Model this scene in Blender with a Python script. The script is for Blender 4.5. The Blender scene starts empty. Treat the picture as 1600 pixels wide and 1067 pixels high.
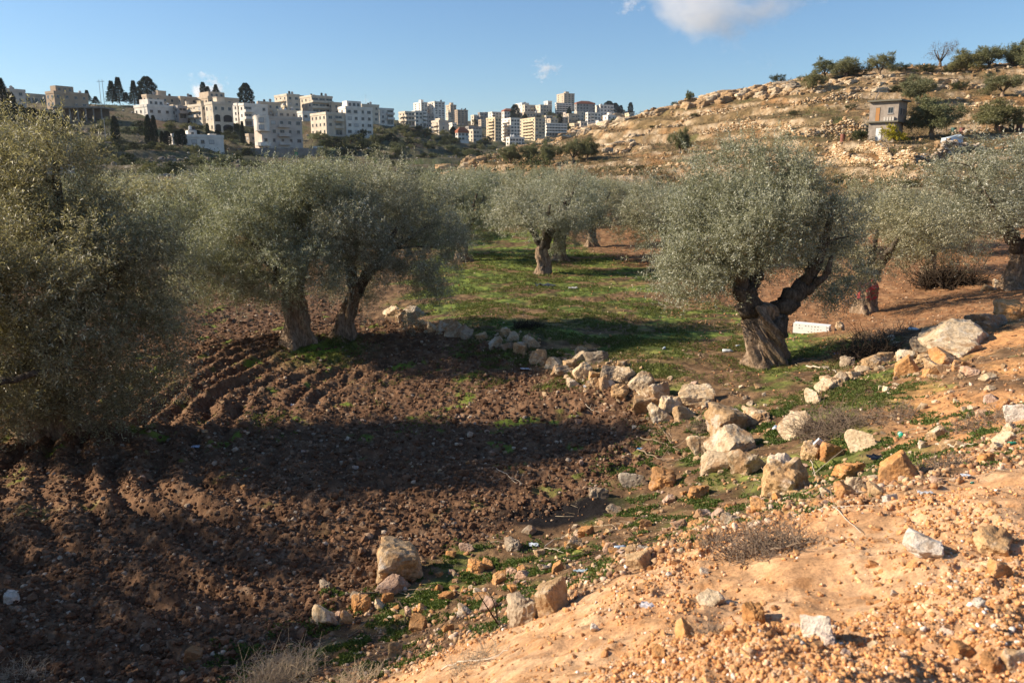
import bpy, math, random
import numpy as np
from mathutils import Vector, Matrix
R = math.radians
SC = bpy.context.scene
COL = SC.collection

# ------------------------------------------------------------------ camera, sky, sun, exposure
CAMZ = 4.5
PITCH = math.atan((533.5 - 275.0) / 1244.4)
cd = bpy.data.cameras.new('camera'); cam = bpy.data.objects.new('camera', cd); COL.objects.link(cam)
cd.lens = 28; cd.sensor_width = 36; cd.clip_start = 0.1; cd.clip_end = 20000
cd.dof.use_dof = True; cd.dof.focus_distance = 18.0; cd.dof.aperture_fstop = 4.0
cam.location = (0, 0, CAMZ); cam.rotation_euler = (R(90) - PITCH, 0, 0)
SC.camera = cam
SUN_AZ = R(-86)      # measured from straight ahead, negative = left
SUN_EL = R(27)
world = bpy.data.worlds.new('World'); SC.world = world; world.use_nodes = True
wn = world.node_tree.nodes; wl = world.node_tree.links
sky = wn.new('ShaderNodeTexSky'); sky.sky_type = 'NISHITA'; sky.sun_disc = False
sky.sun_elevation = SUN_EL; sky.sun_rotation = SUN_AZ
sky.air_density = 1.15; sky.dust_density = 0.25; sky.ozone_density = 6.0; sky.altitude = 300
bg = wn['Background']; bg.inputs['Strength'].default_value = 0.085
wl.new(sky.outputs['Color'], bg.inputs['Color'])
sd = bpy.data.lights.new('sun', 'SUN'); sd.energy = 5.0; sd.angle = R(0.5); sd.color = (1.0, 0.86, 0.68)
sun = bpy.data.objects.new('sun', sd); COL.objects.link(sun)
sdir = Vector((math.sin(SUN_AZ) * math.cos(SUN_EL), math.cos(SUN_AZ) * math.cos(SUN_EL), math.sin(SUN_EL)))
sun.rotation_euler = sdir.to_track_quat('Z', 'Y').to_euler()
sun.location = sdir * 50
SC.view_settings.view_transform = 'Standard'; SC.view_settings.look = 'None'
SC.view_settings.gamma = 1; SC.view_settings.exposure = 0.80
SC.cycles.max_bounces = 6; SC.cycles.volume_bounces = 3; SC.cycles.diffuse_bounces = 4; SC.cycles.transparent_max_bounces = 6

# ------------------------------------------------------------------ pixel <-> world helpers (1600 x 1067 photograph)
F = 1244.4
cp, sp = math.cos(PITCH), math.sin(PITCH)
def ray(px, py):
    u = (px - 800.0) / F; v = (533.5 - py) / F
    dy = cp + v * sp
    return u / dy, (-sp + v * cp) / dy          # x and z gained per metre of depth (y)
def P(px, py, y):
    a, b = ray(px, py); return (a * y, y, CAMZ + b * y)
def G(px, py, z):
    a, b = ray(px, py); y = (z - CAMZ) / b; return (a * y, y, z)

# ------------------------------------------------------------------ noise
_rng0 = np.random.RandomState(7)
_perm = _rng0.permutation(512)
_gr = np.stack([np.cos(np.arange(512) * 2.399963), np.sin(np.arange(512) * 2.399963)], 1)
def pn(x, y, seed=0):
    x = np.asarray(x, float) + seed * 17.31; y = np.asarray(y, float) - seed * 9.77
    xi = np.floor(x).astype(np.int64); yi = np.floor(y).astype(np.int64)
    xf = x - xi; yf = y - yi
    u = xf * xf * xf * (xf * (xf * 6 - 15) + 10); v = yf * yf * yf * (yf * (yf * 6 - 15) + 10)
    def g(ix, iy, fx, fy):
        h = _perm[(_perm[ix & 511] + iy) & 511]; w = _gr[h]
        return w[..., 0] * fx + w[..., 1] * fy
    n00 = g(xi, yi, xf, yf); n10 = g(xi + 1, yi, xf - 1, yf)
    n01 = g(xi, yi + 1, xf, yf - 1); n11 = g(xi + 1, yi + 1, xf - 1, yf - 1)
    return (n00 * (1 - u) + n10 * u) * (1 - v) + (n01 * (1 - u) + n11 * u) * v
def fbm(x, y, sc, oc=4, seed=0, gain=.5):
    r = 0; a = 1.0; f = 1.0 / sc
    for i in range(oc):
        r = r + a * pn(x * f, y * f, seed + i * 3); a *= gain; f *= 2.03
    return r
def bill(x, y, sc, oc=2, seed=0):
    r = 0; a = 1.0; f = 1.0 / sc
    for i in range(oc):
        r = r + a * (1 - 2.2 * np.abs(pn(x * f, y * f, seed + i * 5))); a *= .5; f *= 2.1
    return r
def sst(a, b, x):
    t = np.clip((x - a) / (b - a), 0, 1); return t * t * (3 - 2 * t)

# ------------------------------------------------------------------ terrain height
def tps_fit(pts, vals, lam=1e-3):
    pts = np.array(pts, float); n = len(pts)
    d = np.hypot(pts[:, None, 0] - pts[None, :, 0], pts[:, None, 1] - pts[None, :, 1])
    K = np.where(d > 0, d * d * np.log(np.maximum(d, 1e-9)), 0) + lam * np.eye(n)
    Q = np.c_[np.ones(n), pts]
    A = np.block([[K, Q], [Q.T, np.zeros((3, 3))]])
    w = np.linalg.solve(A, np.r_[np.array(vals, float), np.zeros(3)])
    return pts, w
def tps_eval(fit, x, y):
    pts, w = fit; r = w[-3] + w[-2] * x + w[-1] * y
    for i in range(len(pts)):
        d2 = (x - pts[i, 0]) ** 2 + (y - pts[i, 1]) ** 2
        r = r + w[i] * .5 * d2 * np.log(np.maximum(d2, 1e-12))
    return r
NEAR = [(1600,1067,2.9),(1300,1067,2.85),(1050,1067,2.7),(850,1067,2.3),(700,1067,1.6),(560,1067,.7),(400,1067,.2),(200,1067,.05),(0,1067,0),(-200,1067,.1),
 (860,975,1.6),(980,895,1.85),(1100,845,2.05),(1250,803,2.25),(1450,757,2.4),(1600,718,2.5),(1300,930,2.6),(1600,850,2.75),(760,1010,1.3),(1050,960,2.3),
 (700,960,.3),(620,1000,.2),(780,900,.2),(900,840,.22),(1000,800,.35),(1100,770,.6),(1200,770,.9),(1320,740,1.25),(1450,710,1.7),(1560,690,2.1),
 (500,950,.02),(300,950,0),(100,950,0),(650,900,.05),(500,800,0),(300,800,0),(100,800,0),(0,700,0),(300,650,0),(600,700,0),(800,750,.02),(950,680,.1),(800,620,.05),
 (600,580,.05),(850,590,.1),(1000,640,.3),(1080,690,.5),(1150,730,.7),(470,545,.25),(300,500,.1),(100,500,.05),(610,500,.12),
 (700,500,.42),(830,540,.5),(950,575,.55),(1060,610,.6),(1150,660,.7),(1250,680,1.0),(1200,575,.6),(1000,520,.5),(850,470,.5),(700,440,.5),(850,430,.5),
 (1300,600,1.05),(1350,650,1.35),(1400,620,1.4),(1500,650,1.7),(1600,640,2.0),(1500,590,1.7),(1600,560,1.9),(1500,560,1.6),(1600,500,1.8),(1400,560,1.15),
 (1300,520,.7),(1420,500,.85),(1350,480,.65),(1500,480,1.1),(1600,450,1.2),(1200,460,.6),(1500,430,1.0),(300,420,.1)]
_pp = []; _pv = []
for a, b, z in NEAR:
    q = G(a, b, z); _pp.append(q[:2]); _pv.append(z)
for x, y, z in [(0,0,2.9),(-3,-2,2.5),(-3,.5,2.0),(-7,-2,1.0),(3,0,2.95),(6,0,3.0),(6,3.5,2.8),(12,4,2.9),(12,-4,3),(-12,4,0),(-20,-6,.2),(0,-12,3),(20,-12,3.2),(-20,10,0),(-20,25,0),
                (-20,45,.1),(-35,20,.2),(0,55,.6),(20,60,1.6),(35,45,2.2),(25,25,2),(20,14,2.2),(30,5,3.0),(14,9,2.4),(-35,60,0),(-5,62,.5),(40,65,2.6),(-60,40,0),(60,30,3),(-60,0,.5),(60,-10,3.5)]:
    _pp.append((x, y)); _pv.append(z)
FITN = tps_fit(_pp, _pv, 2e-2)
FAR = {  # column -> (depth, row) of the ground
 -500:[(60,348),(100,300),(160,262),(230,215),(300,180),(360,165),(500,170),(900,190),(2000,215)],
 -150:[(60,348),(100,305),(160,268),(230,225),(300,180),(350,160),(480,165),(900,190),(2000,215)],
 60:  [(60,348),(100,306),(130,280),(190,250),(240,222),(290,190),(330,168),(380,160),(600,175),(2000,215)],
 200: [(60,347),(100,306),(170,272),(215,248),(250,225),(290,195),(340,168),(390,163),(600,175),(2000,215)],
 400: [(60,346),(100,306),(180,270),(240,250),(285,242),(300,236),(340,205),(380,180),(430,165),(600,170),(2000,215)],
 550: [(60,345),(100,306),(180,278),(240,262),(285,248),(320,218),(360,198),(430,178),(520,172),(800,190),(2000,215)],
 660: [(60,344),(100,306),(170,282),(240,268),(300,245),(380,218),(460,202),(600,193),(800,188),(1100,195),(2000,215)],
 740: [(60,343),(100,300),(150,258),(170,248),(190,256),(230,272),(280,256),(380,238),(480,222),(620,205),(850,190),(1100,195),(2000,215)],
 810: [(60,340),(90,298),(130,264),(155,247),(178,229),(200,242),(240,262),(320,250),(480,234),(620,219),(850,178),(1000,178),(2000,210)],
 900: [(60,338),(90,290),(130,258),(155,240),(190,211),(215,222),(260,240),(360,232),(620,212),(850,176),(1000,178),(2000,210)],
 960: [(60,335),(85,288),(120,262),(150,230),(192,188),(215,198),(260,225),(360,225),(620,205),(850,178),(1000,180),(2000,210)],
 1050:[(60,328),(80,292),(110,263),(140,228),(165,195),(188,162),(210,170),(260,200),(620,205),(1100,195),(2000,210)],
 1150:[(60,322),(75,295),(100,262),(125,230),(150,190),(182,138),(210,150),(260,180),(620,200),(2000,210)],
 1260:[(60,312),(80,282),(100,250),(120,205),(145,160),(172,116),(205,130),(260,160),(620,200),(2000,210)],
 1350:[(60,308),(80,272),(95,243),(104,222),(112,212),(130,175),(150,135),(170,106),(205,120),(260,150),(620,195),(2000,210)],
 1450:[(58,308),(78,265),(93,236),(103,222),(112,212),(130,172),(148,130),(165,101),(200,115),(260,145),(620,195),(2000,210)],
 1600:[(55,312),(75,268),(92,232),(108,205),(128,155),(148,110),(158,95),(200,110),(260,140),(620,190),(2000,210)],
 1850:[(52,315),(70,270),(88,230),(104,190),(125,140),(145,96),(155,85),(200,100),(260,130),(620,180),(2000,210)],
 2300:[(52,310),(70,260),(88,220),(104,180),(125,130),(145,90),(155,80),(200,90),(260,120),(620,180),(2000,210)]}
_fcols = sorted(FAR)
_WS = np.linspace(math.log(48), math.log(2000), 260)
_tab = []
for c in _fcols:
    ds = [math.log(d) for d, r in FAR[c]]; ts = [ray(800, r)[1] for d, r in FAR[c]]
    t = np.interp(_WS, ds, ts)
    k = np.exp(-np.linspace(-2, 2, 9) ** 2); k /= k.sum()
    t = np.convolve(np.pad(t, 4, 'edge'), k, 'valid'); _tab.append(t)
_tab = np.array(_tab)
_US = np.linspace(-1.45, 1.45, 400)
_cu = np.array([ray(c, 260)[0] for c in _fcols])
_tabU = np.empty((400, 260))
for j in range(260): _tabU[:, j] = np.interp(_US, _cu, _tab[:, j])
_k = np.exp(-np.linspace(-2, 2, 13) ** 2); _k /= _k.sum()
for j in range(260): _tabU[:, j] = np.convolve(np.pad(_tabU[:, j], 6, 'edge'), _k, 'valid')
def far_h(x, y):
    r = np.hypot(x, y)
    yy = np.maximum(y, r * .55)                       # beyond the fan the same slopes go on round
    u = np.clip(x / yy, -1.44, 1.44); w = np.clip(np.log(np.maximum(yy, 48.1)), _WS[0], _WS[-1] - 1e-6)
    fi = (u + 1.45) / 2.9 * 399; fj = (w - _WS[0]) / (_WS[-1] - _WS[0]) * 259
    i = np.clip(fi.astype(int), 0, 398); j = np.clip(fj.astype(int), 0, 258); a = fi - i; b = fj - j
    t = (_tabU[i, j] * (1 - a) + _tabU[i + 1, j] * a) * (1 - b) + (_tabU[i, j + 1] * (1 - a) + _tabU[i + 1, j + 1] * a) * b
    return CAMZ + t * yy
_NX = np.linspace(-65, 65, 391); _NY = np.linspace(-14, 72, 345)
_gx, _gy = np.meshgrid(_NX, _NY, indexing='ij')
_NT = tps_eval(FITN, _gx, _gy)
def near_h(x, y):
    fi = np.clip((x + 65) / 130 * 390, 0, 389.999); fj = np.clip((y + 14) / 86 * 344, 0, 343.999)
    i = fi.astype(int); j = fj.astype(int); a = fi - i; b = fj - j
    return (_NT[i, j] * (1 - a) + _NT[i + 1, j] * a) * (1 - b) + (_NT[i, j + 1] * (1 - a) + _NT[i + 1, j + 1] * a) * b
def base_h(x, y):
    x = np.asarray(x, float); y = np.asarray(y, float); r = np.hypot(x, y)
    k = sst(46, 60, r)
    return near_h(x, y) * (1 - k) + far_h(x, y) * k
# the crest of the dirt bank and the stony strip below it, as curves in plan
BANKL = np.array([G(a, b, z)[:2] for a, b, z in [(480,1100,.5),(620,1030,.9),(760,1000,1.2),(860,962,1.65),(980,890,1.9),(1100,838,2.1),(1250,800,2.3),(1340,785,2.35),(1450,752,2.45),(1600,712,2.55),(1900,640,2.6)]])
BANKL = np.vstack([[-6, 0.5], [-2.9,3.2], BANKL, [30, 5.5], [200, 30]])
def bank_side(x, y):           # > 0 : on the bank (metres in y below the crest line)
    o = np.argsort(BANKL[:, 0]); return np.interp(x, BANKL[o, 0], BANKL[o, 1]) - y
FIELD = np.array([G(a, b, z)[:2] for a, b, z in [(330,1075,.1),(520,985,.05),(600,905,.05),(720,845,.1),(860,800,.1),(960,770,.15),(1010,730,.2),(1010,680,.3),(960,630,.2),(900,600,.15),(800,570,.1),(700,535,.1),(620,512,.1),(560,490,.1),(480,460,.1)]])
def poly_x(x, y):              # > 0 : right of the ploughed field's edge (metres)
    yy = FIELD[:, 1]; o = np.argsort(yy)
    return x - np.interp(y, yy[o], FIELD[o, 0])
FEX = poly_x
def masks(x, y):
    r = np.hypot(x, y)
    n1 = fbm(x, y, 1.6, 3, 3); n2 = fbm(x, y, .5, 2, 9)
    bank = sst(-.12, .12, bank_side(x, y) + .25 * n2)
    ex = poly_x(x, y)
    plough = (1 - sst(-.15, .3, ex + .5 * n1)) * (1 - bank) * (1 - sst(30, 34, y - .2 * x))
    return bank, plough, ex, n1, n2, r
def full_h(x, y, detail=True):
    x = np.asarray(x, float); y = np.asarray(y, float)
    z = base_h(x, y)
    bank, plough, ex, n1, n2, r = masks(x, y)
    nearw = 1 - sst(45, 75, r)
    # furrows: a tractor turning round the trees
    dx = (x + .6); dy = (y - 15.5) * .85
    rho = np.hypot(dx, dy) + .34 * fbm(x, y, 2.5, 2, 21) + .10 * fbm(x, y, .5, 2, 23)
    fw = plough * np.clip(.35 + .9 * fbm(x, y, 3.0, 2, 31) + .8 * np.exp(-((rho - 6.3) / 2.2) ** 2), .1, 1.25) * (1 - sst(24, 30, y))
    ph = rho * 2 * math.pi / .50
    z = z + nearw * fw * (.044 + .024 * (1 - sst(-4.8, -2.5, x))) * np.clip(.85 + 1.1 * fbm(x, y, 1.3, 3, 43), .4, 1.4) * np.sin(ph) * (1 + .6 * fbm(x, y, .6, 2, 41))
    # clods and lumps
    z = z + nearw * plough * (.07 * fbm(x, y, .9, 2, 51) + .050 * bill(x, y, .24, 3, 61) - .02)
    oth = (1 - plough) * (1 - bank)
    z = z + nearw * oth * (.09 * fbm(x, y, 1.4, 3, 71) + .025 * bill(x, y, .3, 2, 81))
    rough = sst(-.1, .5, fbm(x, y, 1.1, 2, 95) + .35 * (1 - sst(2.0, 3.4, y)))
    z = z + bank * nearw * (.17 * fbm(x, y, 1.3, 4, 91) + (.014 + .032 * rough) * bill(x, y, .22, 2, 97) + .010 * rough * fbm(x, y, .05, 2, 99))
    # far relief: natural ledges and old terraces
    hill = sst(62, 90, r)
    hr = hill * (1 - sst(225, 260, r)) * sst(-.09, -.02, x / np.maximum(r, 1))
    H_ = 2.3
    zz = (z + 1.6 * fbm(x, y, 26, 3, 111)) / H_; fr = zz - np.floor(zz)
    z = z + hr * (.8 * (sst(.72, .98, fr) - fr) * H_ * np.clip(.55 + .9 * fbm(x, y, 30, 2, 121), .1, 1) )
    z = z + hr * (.5 * fbm(x, y, 9, 4, 131) + .16 * bill(x, y, 2.2, 3, 141))
    hl = hill * (1 - hr / np.maximum(hill, 1e-6)) * (1 - sst(500, 700, r))
    zz = (z + 2.2 * fbm(x, y, 50, 3, 151)) / 3.6; fr = zz - np.floor(zz)
    z = z + hl * (.75 * (sst(.7, .97, fr) - fr) * 3.6 + 1.0 * fbm(x, y, 18, 4, 161))
    return z
def H1(x, y): return float(full_h(np.array([x]), np.array([y]))[0])
def hit(px, py, y0=1.5, y1=1500, fine=True):
    """first point of the ground seen at this pixel"""
    a, b = ray(px, py)
    ys = np.exp(np.linspace(math.log(y0), math.log(y1), 1400))
    z = base_h(a * ys, ys); g = CAMZ + b * ys - z
    i = np.argmax(g < 0)
    if g[i] >= 0: i = len(ys) - 1
    lo, hi = ys[max(i - 1, 0)], ys[i]
    for _ in range(12):
        m = (lo + hi) / 2
        if CAMZ + b * m - base_h(np.array([a * m]), np.array([m]))[0] > 0: lo = m
        else: hi = m
    return a * hi, hi, (H1(a * hi, hi) if fine else 0.0)

def row_depth(px, row, d0):
    """depth near d0 at which the bare slope shows at this image row"""
    a, b = ray(px, row); ys = np.linspace(d0 * .72, d0 * 1.3, 240); e = np.abs((base_h(a * ys, ys) - CAMZ) / ys - b) + .02 * np.abs(ys / d0 - 1)
    return float(ys[np.argmin(e)])
# ------------------------------------------------------------------ object helpers
def quick_mesh(name, V, Fc, smooth=False, mats=(), fattr=None, vcol=None, midx=None):
    V = np.asarray(V, np.float32).reshape(-1, 3); Fc = np.asarray(Fc, np.int32); k = Fc.shape[1]; n = len(Fc)
    me = bpy.data.meshes.new(name)
    me.vertices.add(len(V)); me.vertices.foreach_set('co', V.ravel())
    me.loops.add(n * k); me.loops.foreach_set('vertex_index', Fc.ravel())
    me.polygons.add(n); me.polygons.foreach_set('loop_start', np.arange(0, n * k, k, dtype=np.int32))
    if smooth: me.polygons.foreach_set('use_smooth', np.ones(n, bool))
    else: me.polygons.foreach_set('use_smooth', np.zeros(n, bool))
    if midx is not None: me.polygons.foreach_set('material_index', np.asarray(midx, np.int32))
    me.update(calc_edges=True)
    for m in mats: me.materials.append(m)
    if fattr is not None:
        a = me.attributes.new('var', 'FLOAT', 'FACE'); a.data.foreach_set('value', np.asarray(fattr, np.float32))
    if vcol is not None:
        a = me.attributes.new('col', 'FLOAT_COLOR', 'POINT')
        a.data.foreach_set('color', np.c_[vcol, np.ones(len(vcol))].astype(np.float32).ravel())
    return me
def link(name, me, parent=None, loc=None):
    o = bpy.data.objects.new(name, me); COL.objects.link(o)
    if parent is not None: o.parent = parent
    if loc is not None: o.location = loc
    return o
def tag(o, label, cat, group=None, kind=None):
    if label: o['label'] = label
    if cat: o['category'] = cat
    if group: o['group'] = group
    if kind: o['kind'] = kind
    return o
def thing(name, label, cat, loc=(0, 0, 0), rz=0, group=None):
    o = bpy.data.objects.new(name, None); COL.objects.link(o); o.empty_display_size = .1
    o.location = loc; o.rotation_euler = (0, 0, rz); return tag(o, label, cat, group)
class MB:
    """collects polygons of several primitives into one mesh"""
    def __init__(s): s.v = []; s.f = []; s.m = []
    def box(s, x0, x1, y0, y1, z0, z1, m=0):
        b = len(s.v)
        s.v += [(x0,y0,z0),(x1,y0,z0),(x1,y1,z0),(x0,y1,z0),(x0,y0,z1),(x1,y0,z1),(x1,y1,z1),(x0,y1,z1)]
        for q in ((0,3,2,1),(4,5,6,7),(0,1,5,4),(1,2,6,5),(2,3,7,6),(3,0,4,7)): s.f.append([b + i for i in q]); s.m.append(m)
    def prism(s, pts, z0, z1, m=0):
        b = len(s.v); n = len(pts)
        s.v += [(p[0], p[1], z0) for p in pts] + [(p[0], p[1], z1) for p in pts]
        s.f.append([b + i for i in range(n)][::-1]); s.m.append(m)
        s.f.append([b + n + i for i in range(n)]); s.m.append(m)
        for i in range(n): s.f.append([b + i, b + (i + 1) % n, b + n + (i + 1) % n, b + n + i]); s.m.append(m)
    def cyl(s, x, y, z0, z1, r, r2=None, n=10, m=0):
        r2 = r if r2 is None else r2; b = len(s.v)
        for zz, rr in ((z0, r), (z1, r2)):
            for i in range(n):
                a = 2 * math.pi * i / n; s.v.append((x + rr * math.cos(a), y + rr * math.sin(a), zz))
        s.f.append([b + i for i in range(n)][::-1]); s.m.append(m); s.f.append([b + n + i for i in range(n)]); s.m.append(m)
        for i in range(n): s.f.append([b + i, b + (i + 1) % n, b + n + (i + 1) % n, b + n + i]); s.m.append(m)
    def mesh(s, name, mats):
        me = bpy.data.meshes.new(name); me.from_pydata(s.v, [], s.f)
        for m in mats: me.materials.append(m)
        me.polygons.foreach_set('material_index', s.m); me.update(); return me
    def build(s, name, mats, parent=None, loc=None): return link(name, s.mesh(name, mats), parent, loc)
def tube(path, rad, n=8, twist=0, rough=0, seed=0):
    path = np.array(path, float); m = len(path); rad = np.broadcast_to(np.asarray(rad, float), (m,))
    t = np.gradient(path, axis=0); t /= np.linalg.norm(t, axis=1)[:, None] + 1e-9
    ref = np.array([0.13, 1, .07]) if abs(t[0][1]) < .8 else np.array([1, .1, .05])
    V = []
    u = np.cross(t[0], ref); u /= np.linalg.norm(u)
    for i in range(m):
        u = u - t[i] * np.dot(u, t[i]); u /= np.linalg.norm(u) + 1e-9; w = np.cross(t[i], u)
        a = np.arange(n) * 2 * math.pi / n + twist * i
        V.append(path[i] + rad[i] * (np.cos(a)[:, None] * u + np.sin(a)[:, None] * w))
    V = np.concatenate(V)
    i = np.arange(m - 1)[:, None]; j = np.arange(n)[None]
    q = np.stack([i * n + j, i * n + (j + 1) % n, (i + 1) * n + (j + 1) % n, (i + 1) * n + j], -1).reshape(-1, 4)
    return V, q
def join(parts):
    V = []; Q = []; b = 0
    for v, q in parts: V.append(v); Q.append(q + b); b += len(v)
    return np.concatenate(V), np.concatenate(Q)
def curve3(p0, p1, p2, n):
    t = np.linspace(0, 1, n)[:, None]; p0, p1, p2 = map(np.array, (p0, p1, p2))
    return (1 - t) ** 2 * p0 + 2 * t * (1 - t) * p1 + t * t * p2

# ------------------------------------------------------------------ materials
def mat(name, base=(.5, .5, .5), rough=.8, spec=.3):
    m = bpy.data.materials.new(name); m.use_nodes = True; b = m.node_tree.nodes['Principled BSDF']
    b.inputs['Base Color'].default_value = (*base, 1); b.inputs['Roughness'].default_value = rough
    b.inputs['Specular IOR Level'].default_value = spec; return m
class NT:
    def __init__(s, m): s.t = m.node_tree; s.n = s.t.nodes; s.b = s.n['Principled BSDF']
    def new(s, k, **kw):
        x = s.n.new(k)
        for a, v in kw.items(): setattr(x, a, v)
        return x
    def l(s, a, b): s.t.links.new(a, b)
    def noise(s, scale, detail=4, vec=None, rough=.55):
        x = s.new('ShaderNodeTexNoise'); x.inputs['Scale'].default_value = scale; x.inputs['Detail'].default_value = detail; x.inputs['Roughness'].default_value = rough
        if vec: s.l(vec, x.inputs['Vector'])
        return x.outputs['Fac']
    def ramp(s, fac, stops):
        x = s.new('ShaderNodeValToRGB'); e = x.color_ramp.elements
        while len(e) < len(stops): e.new(.5)
        for i, (p, c) in enumerate(stops): e[i].position = p; e[i].color = (*c, 1) if len(c) == 3 else c
        s.l(fac, x.inputs[0]); return x.outputs['Color']
    def mix(s, fac, a, b, mode='MIX'):
        x = s.new('ShaderNodeMix', data_type='RGBA', blend_type=mode)
        for v, i in ((fac, 0), (a, 6), (b, 7)):
            if isinstance(v, (int, float)): x.inputs[i].default_value = v
            elif isinstance(v, tuple): x.inputs[i].default_value = (*v, 1)
            else: s.l(v, x.inputs[i])
        return x.outputs[2]
    def bump(s, h, strength=.5, dist=.02):
        x = s.new('ShaderNodeBump'); x.inputs['Strength'].default_value = strength; x.inputs['Distance'].default_value = dist
        s.l(h, x.inputs['Height']); s.l(x.outputs['Normal'], s.b.inputs['Normal'])
    def obj(s): return s.new('ShaderNodeTexCoord').outputs['Object']
    def pos(s): return s.new('ShaderNodeNewGeometry').outputs['Position']
def g3(v): return (v, v, v)

def ground_mat(name, fine, bump, bd, stone=None):
    m = mat(name, rough=.95, spec=.12); t = NT(m)
    c = t.new('ShaderNodeAttribute'); c.attribute_name = 'col'; p = t.pos()
    n = t.noise(fine, 6, p, .65); v = t.ramp(n, [(.28, g3(.6)), (.72, g3(1.4))])
    o = t.mix(1.0, c.outputs['Color'], v, 'MULTIPLY')
    n2 = t.noise(fine * 7, 3, p, .6); o = t.mix(1.0, o, t.ramp(n2, [(.3, g3(.75)), (.7, g3(1.28))]), 'MULTIPLY')
    t.l(o, t.b.inputs['Base Color'])
    t.bump(t.noise(fine * 3, 6, p, .7), bump, bd); return m
M_FIELD = ground_mat('field_soil', 5, .8, .03)
M_BANK = ground_mat('bank_sand', 9, .7, .02)
M_HILL = ground_mat('hill_ground', .9, .9, .25)
M_FARG = ground_mat('far_ground', .35, .9, .6)

# ------------------------------------------------------------------ ground sheet
def build_ground():
    az = np.concatenate([np.linspace(-180, -44, 36)[:-1], np.linspace(-44, 44, 1100), np.linspace(44, 180, 36)[1:]])
    rr = np.concatenate([np.linspace(.3, 1.7, 8)[:-1], np.exp(np.linspace(math.log(1.7), math.log(62), 900))[:-1],
                         np.exp(np.linspace(math.log(62), math.log(260), 260))[:-1], np.exp(np.linspace(math.log(260), math.log(2600), 110))])
    A, Rr = np.meshgrid(np.radians(az), rr, indexing='ij')
    X = np.sin(A) * Rr; Y = np.cos(A) * Rr
    Z = full_h(X, Y)
    na, nr = X.shape
    # slope for bare rock on the ledges
    dz = np.gradient(Z, axis=1) / (np.gradient(Rr, axis=1) + 1e-9)
    bank, plough, ex, n1, n2, r = masks(X, Y)
    def C(*c): return np.array(c)[None, None, :]
    def mx(a, b, k): return a * (1 - k[..., None]) + b * k[..., None]
    n3 = fbm(X, Y, 5, 3, 201); n4 = fbm(X, Y, .35, 3, 211); n5 = fbm(X, Y, .12, 2, 221)
    soil = mx(C(.115, .062, .034) + 0 * n3[..., None], C(.185, .105, .058), sst(-.3, .5, n4 + .3 * n3))
    soil = mx(soil, C(.30, .21, .135), sst(.25, .5, n5) * .6)
    dry = mx(C(.115, .068, .036) + 0 * n3[..., None], C(.225, .135, .070), sst(-.35, .45, n4 + .6 * fbm(X, Y, 1.1, 3, 217)))
    grass = mx(C(.068, .092, .022) + 0 * n3[..., None], C(.185, .225, .045), sst(-.3, .4, n4))
    terr = (1 - plough) * (1 - bank)
    # green on the upper terrace between the trees and along the stones
    gx = X - 1.5; gy = Y - 29
    g1 = sst(-.15, .30, fbm(X, Y, 3.2, 3, 231) + .95 - ((X - 2.6 + .13 * (Y - 18)) / 5.2) ** 2 * 1.0 - .55 * np.abs(fbm(X, Y, 7, 2, 233)))
    g1 = g1 * sst(-.6, .9, poly_x(X, Y)) * sst(16.5, 19.5, Y + .25 * X) * (1 - .55 * sst(-.05, .3, fbm(X, Y, 1.7, 3, 235) - .22 * sst(24, 30, Y)))
    g2 = sst(.02, .4, fbm(X, Y, 1.3, 3, 241) + .12) * (1 - sst(17, 20, Y))
    gr = np.clip(g1 + g2 * .8, 0, 1) * terr
    gr = gr * (1 - .92 * sst(-.06, .14, fbm(X, Y * 1.8, 2.4, 4, 237) - .1 * (1 - sst(19, 22, Y)) - .12 * sst(26, 30, Y)))
    c = mx(dry, grass, gr)
    c = mx(c, soil, plough)
    moss = sst(.28, .55, fbm(X, Y, .8, 3, 251) + .12 * fbm(X, Y, 5, 1, 7)) * plough * .8 * sst(9, 12, Y)
    bx, by, _ = G(500, 552, .2)
    moss = np.maximum(moss, np.exp(-(((X - bx) / .8) ** 2 + ((Y - by) / .9) ** 2) * 1.1) * 1.1).clip(0, 1)
    c = mx(c, C(.14, .20, .025), moss)
    # scorched patch beside the stones
    kx, ky, _ = G(880, 805, .1)
    scor = sst(.3, .75, np.exp(-(((X - kx) / 1.1) ** 2 + ((Y - ky) / .55) ** 2)) + .35 * n4)
    c = mx(c, C(.012, .010, .010), scor * (1 - bank))
    orange = sst(1.25, 1.7, base_h(X, Y)) * sst(-.1, .45, fbm(X, Y, 1.5, 4, 255) + .22) * (1 - bank) * (1 - sst(16, 19, Y))
    c = mx(c, C(.52, .265, .11), orange * .95)
    redsoil = terr * sst(2, 9, X) * sst(17, 20, Y) * (1 - g1)
    c = mx(c, mx(C(.25, .125, .060) + 0 * n3[..., None], C(.34, .19, .095), sst(-.2, .4, n4)), redsoil * .9)
    sand = mx(C(.47, .268, .132) + 0 * n3[..., None], C(.56, .355, .200), sst(-.35, .4, n4 + .3 * n1))
    sand = mx(sand, C(.46, .225, .09), sst(.1, .5, n5) * .7)
    sand = mx(sand, C(.38, .20, .095), .45 * sst(.1, .45, fbm(X, Y, .9, 4, 228)))
    c = mx(c, sand, bank)
    # hillside
    hill = sst(58, 72, r)
    hn = fbm(X, Y, 14, 4, 261); hf = fbm(X, Y, 2.6, 4, 271)
    hc = mx(C(.165, .112, .052) + 0 * hn[..., None], C(.27, .18, .085), sst(-.4, .4, hf + .3 * hn))
    green = sst(.0, .45, fbm(X, Y, 20, 3, 281) + .55 * sst(.44, .60, X / np.maximum(Y, 1)) * (1 - sst(95, 125, r)) - .18)
    hc = mx(hc, C(.085, .098, .030), green * .85 * sst(-.3, .2, hf))
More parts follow.
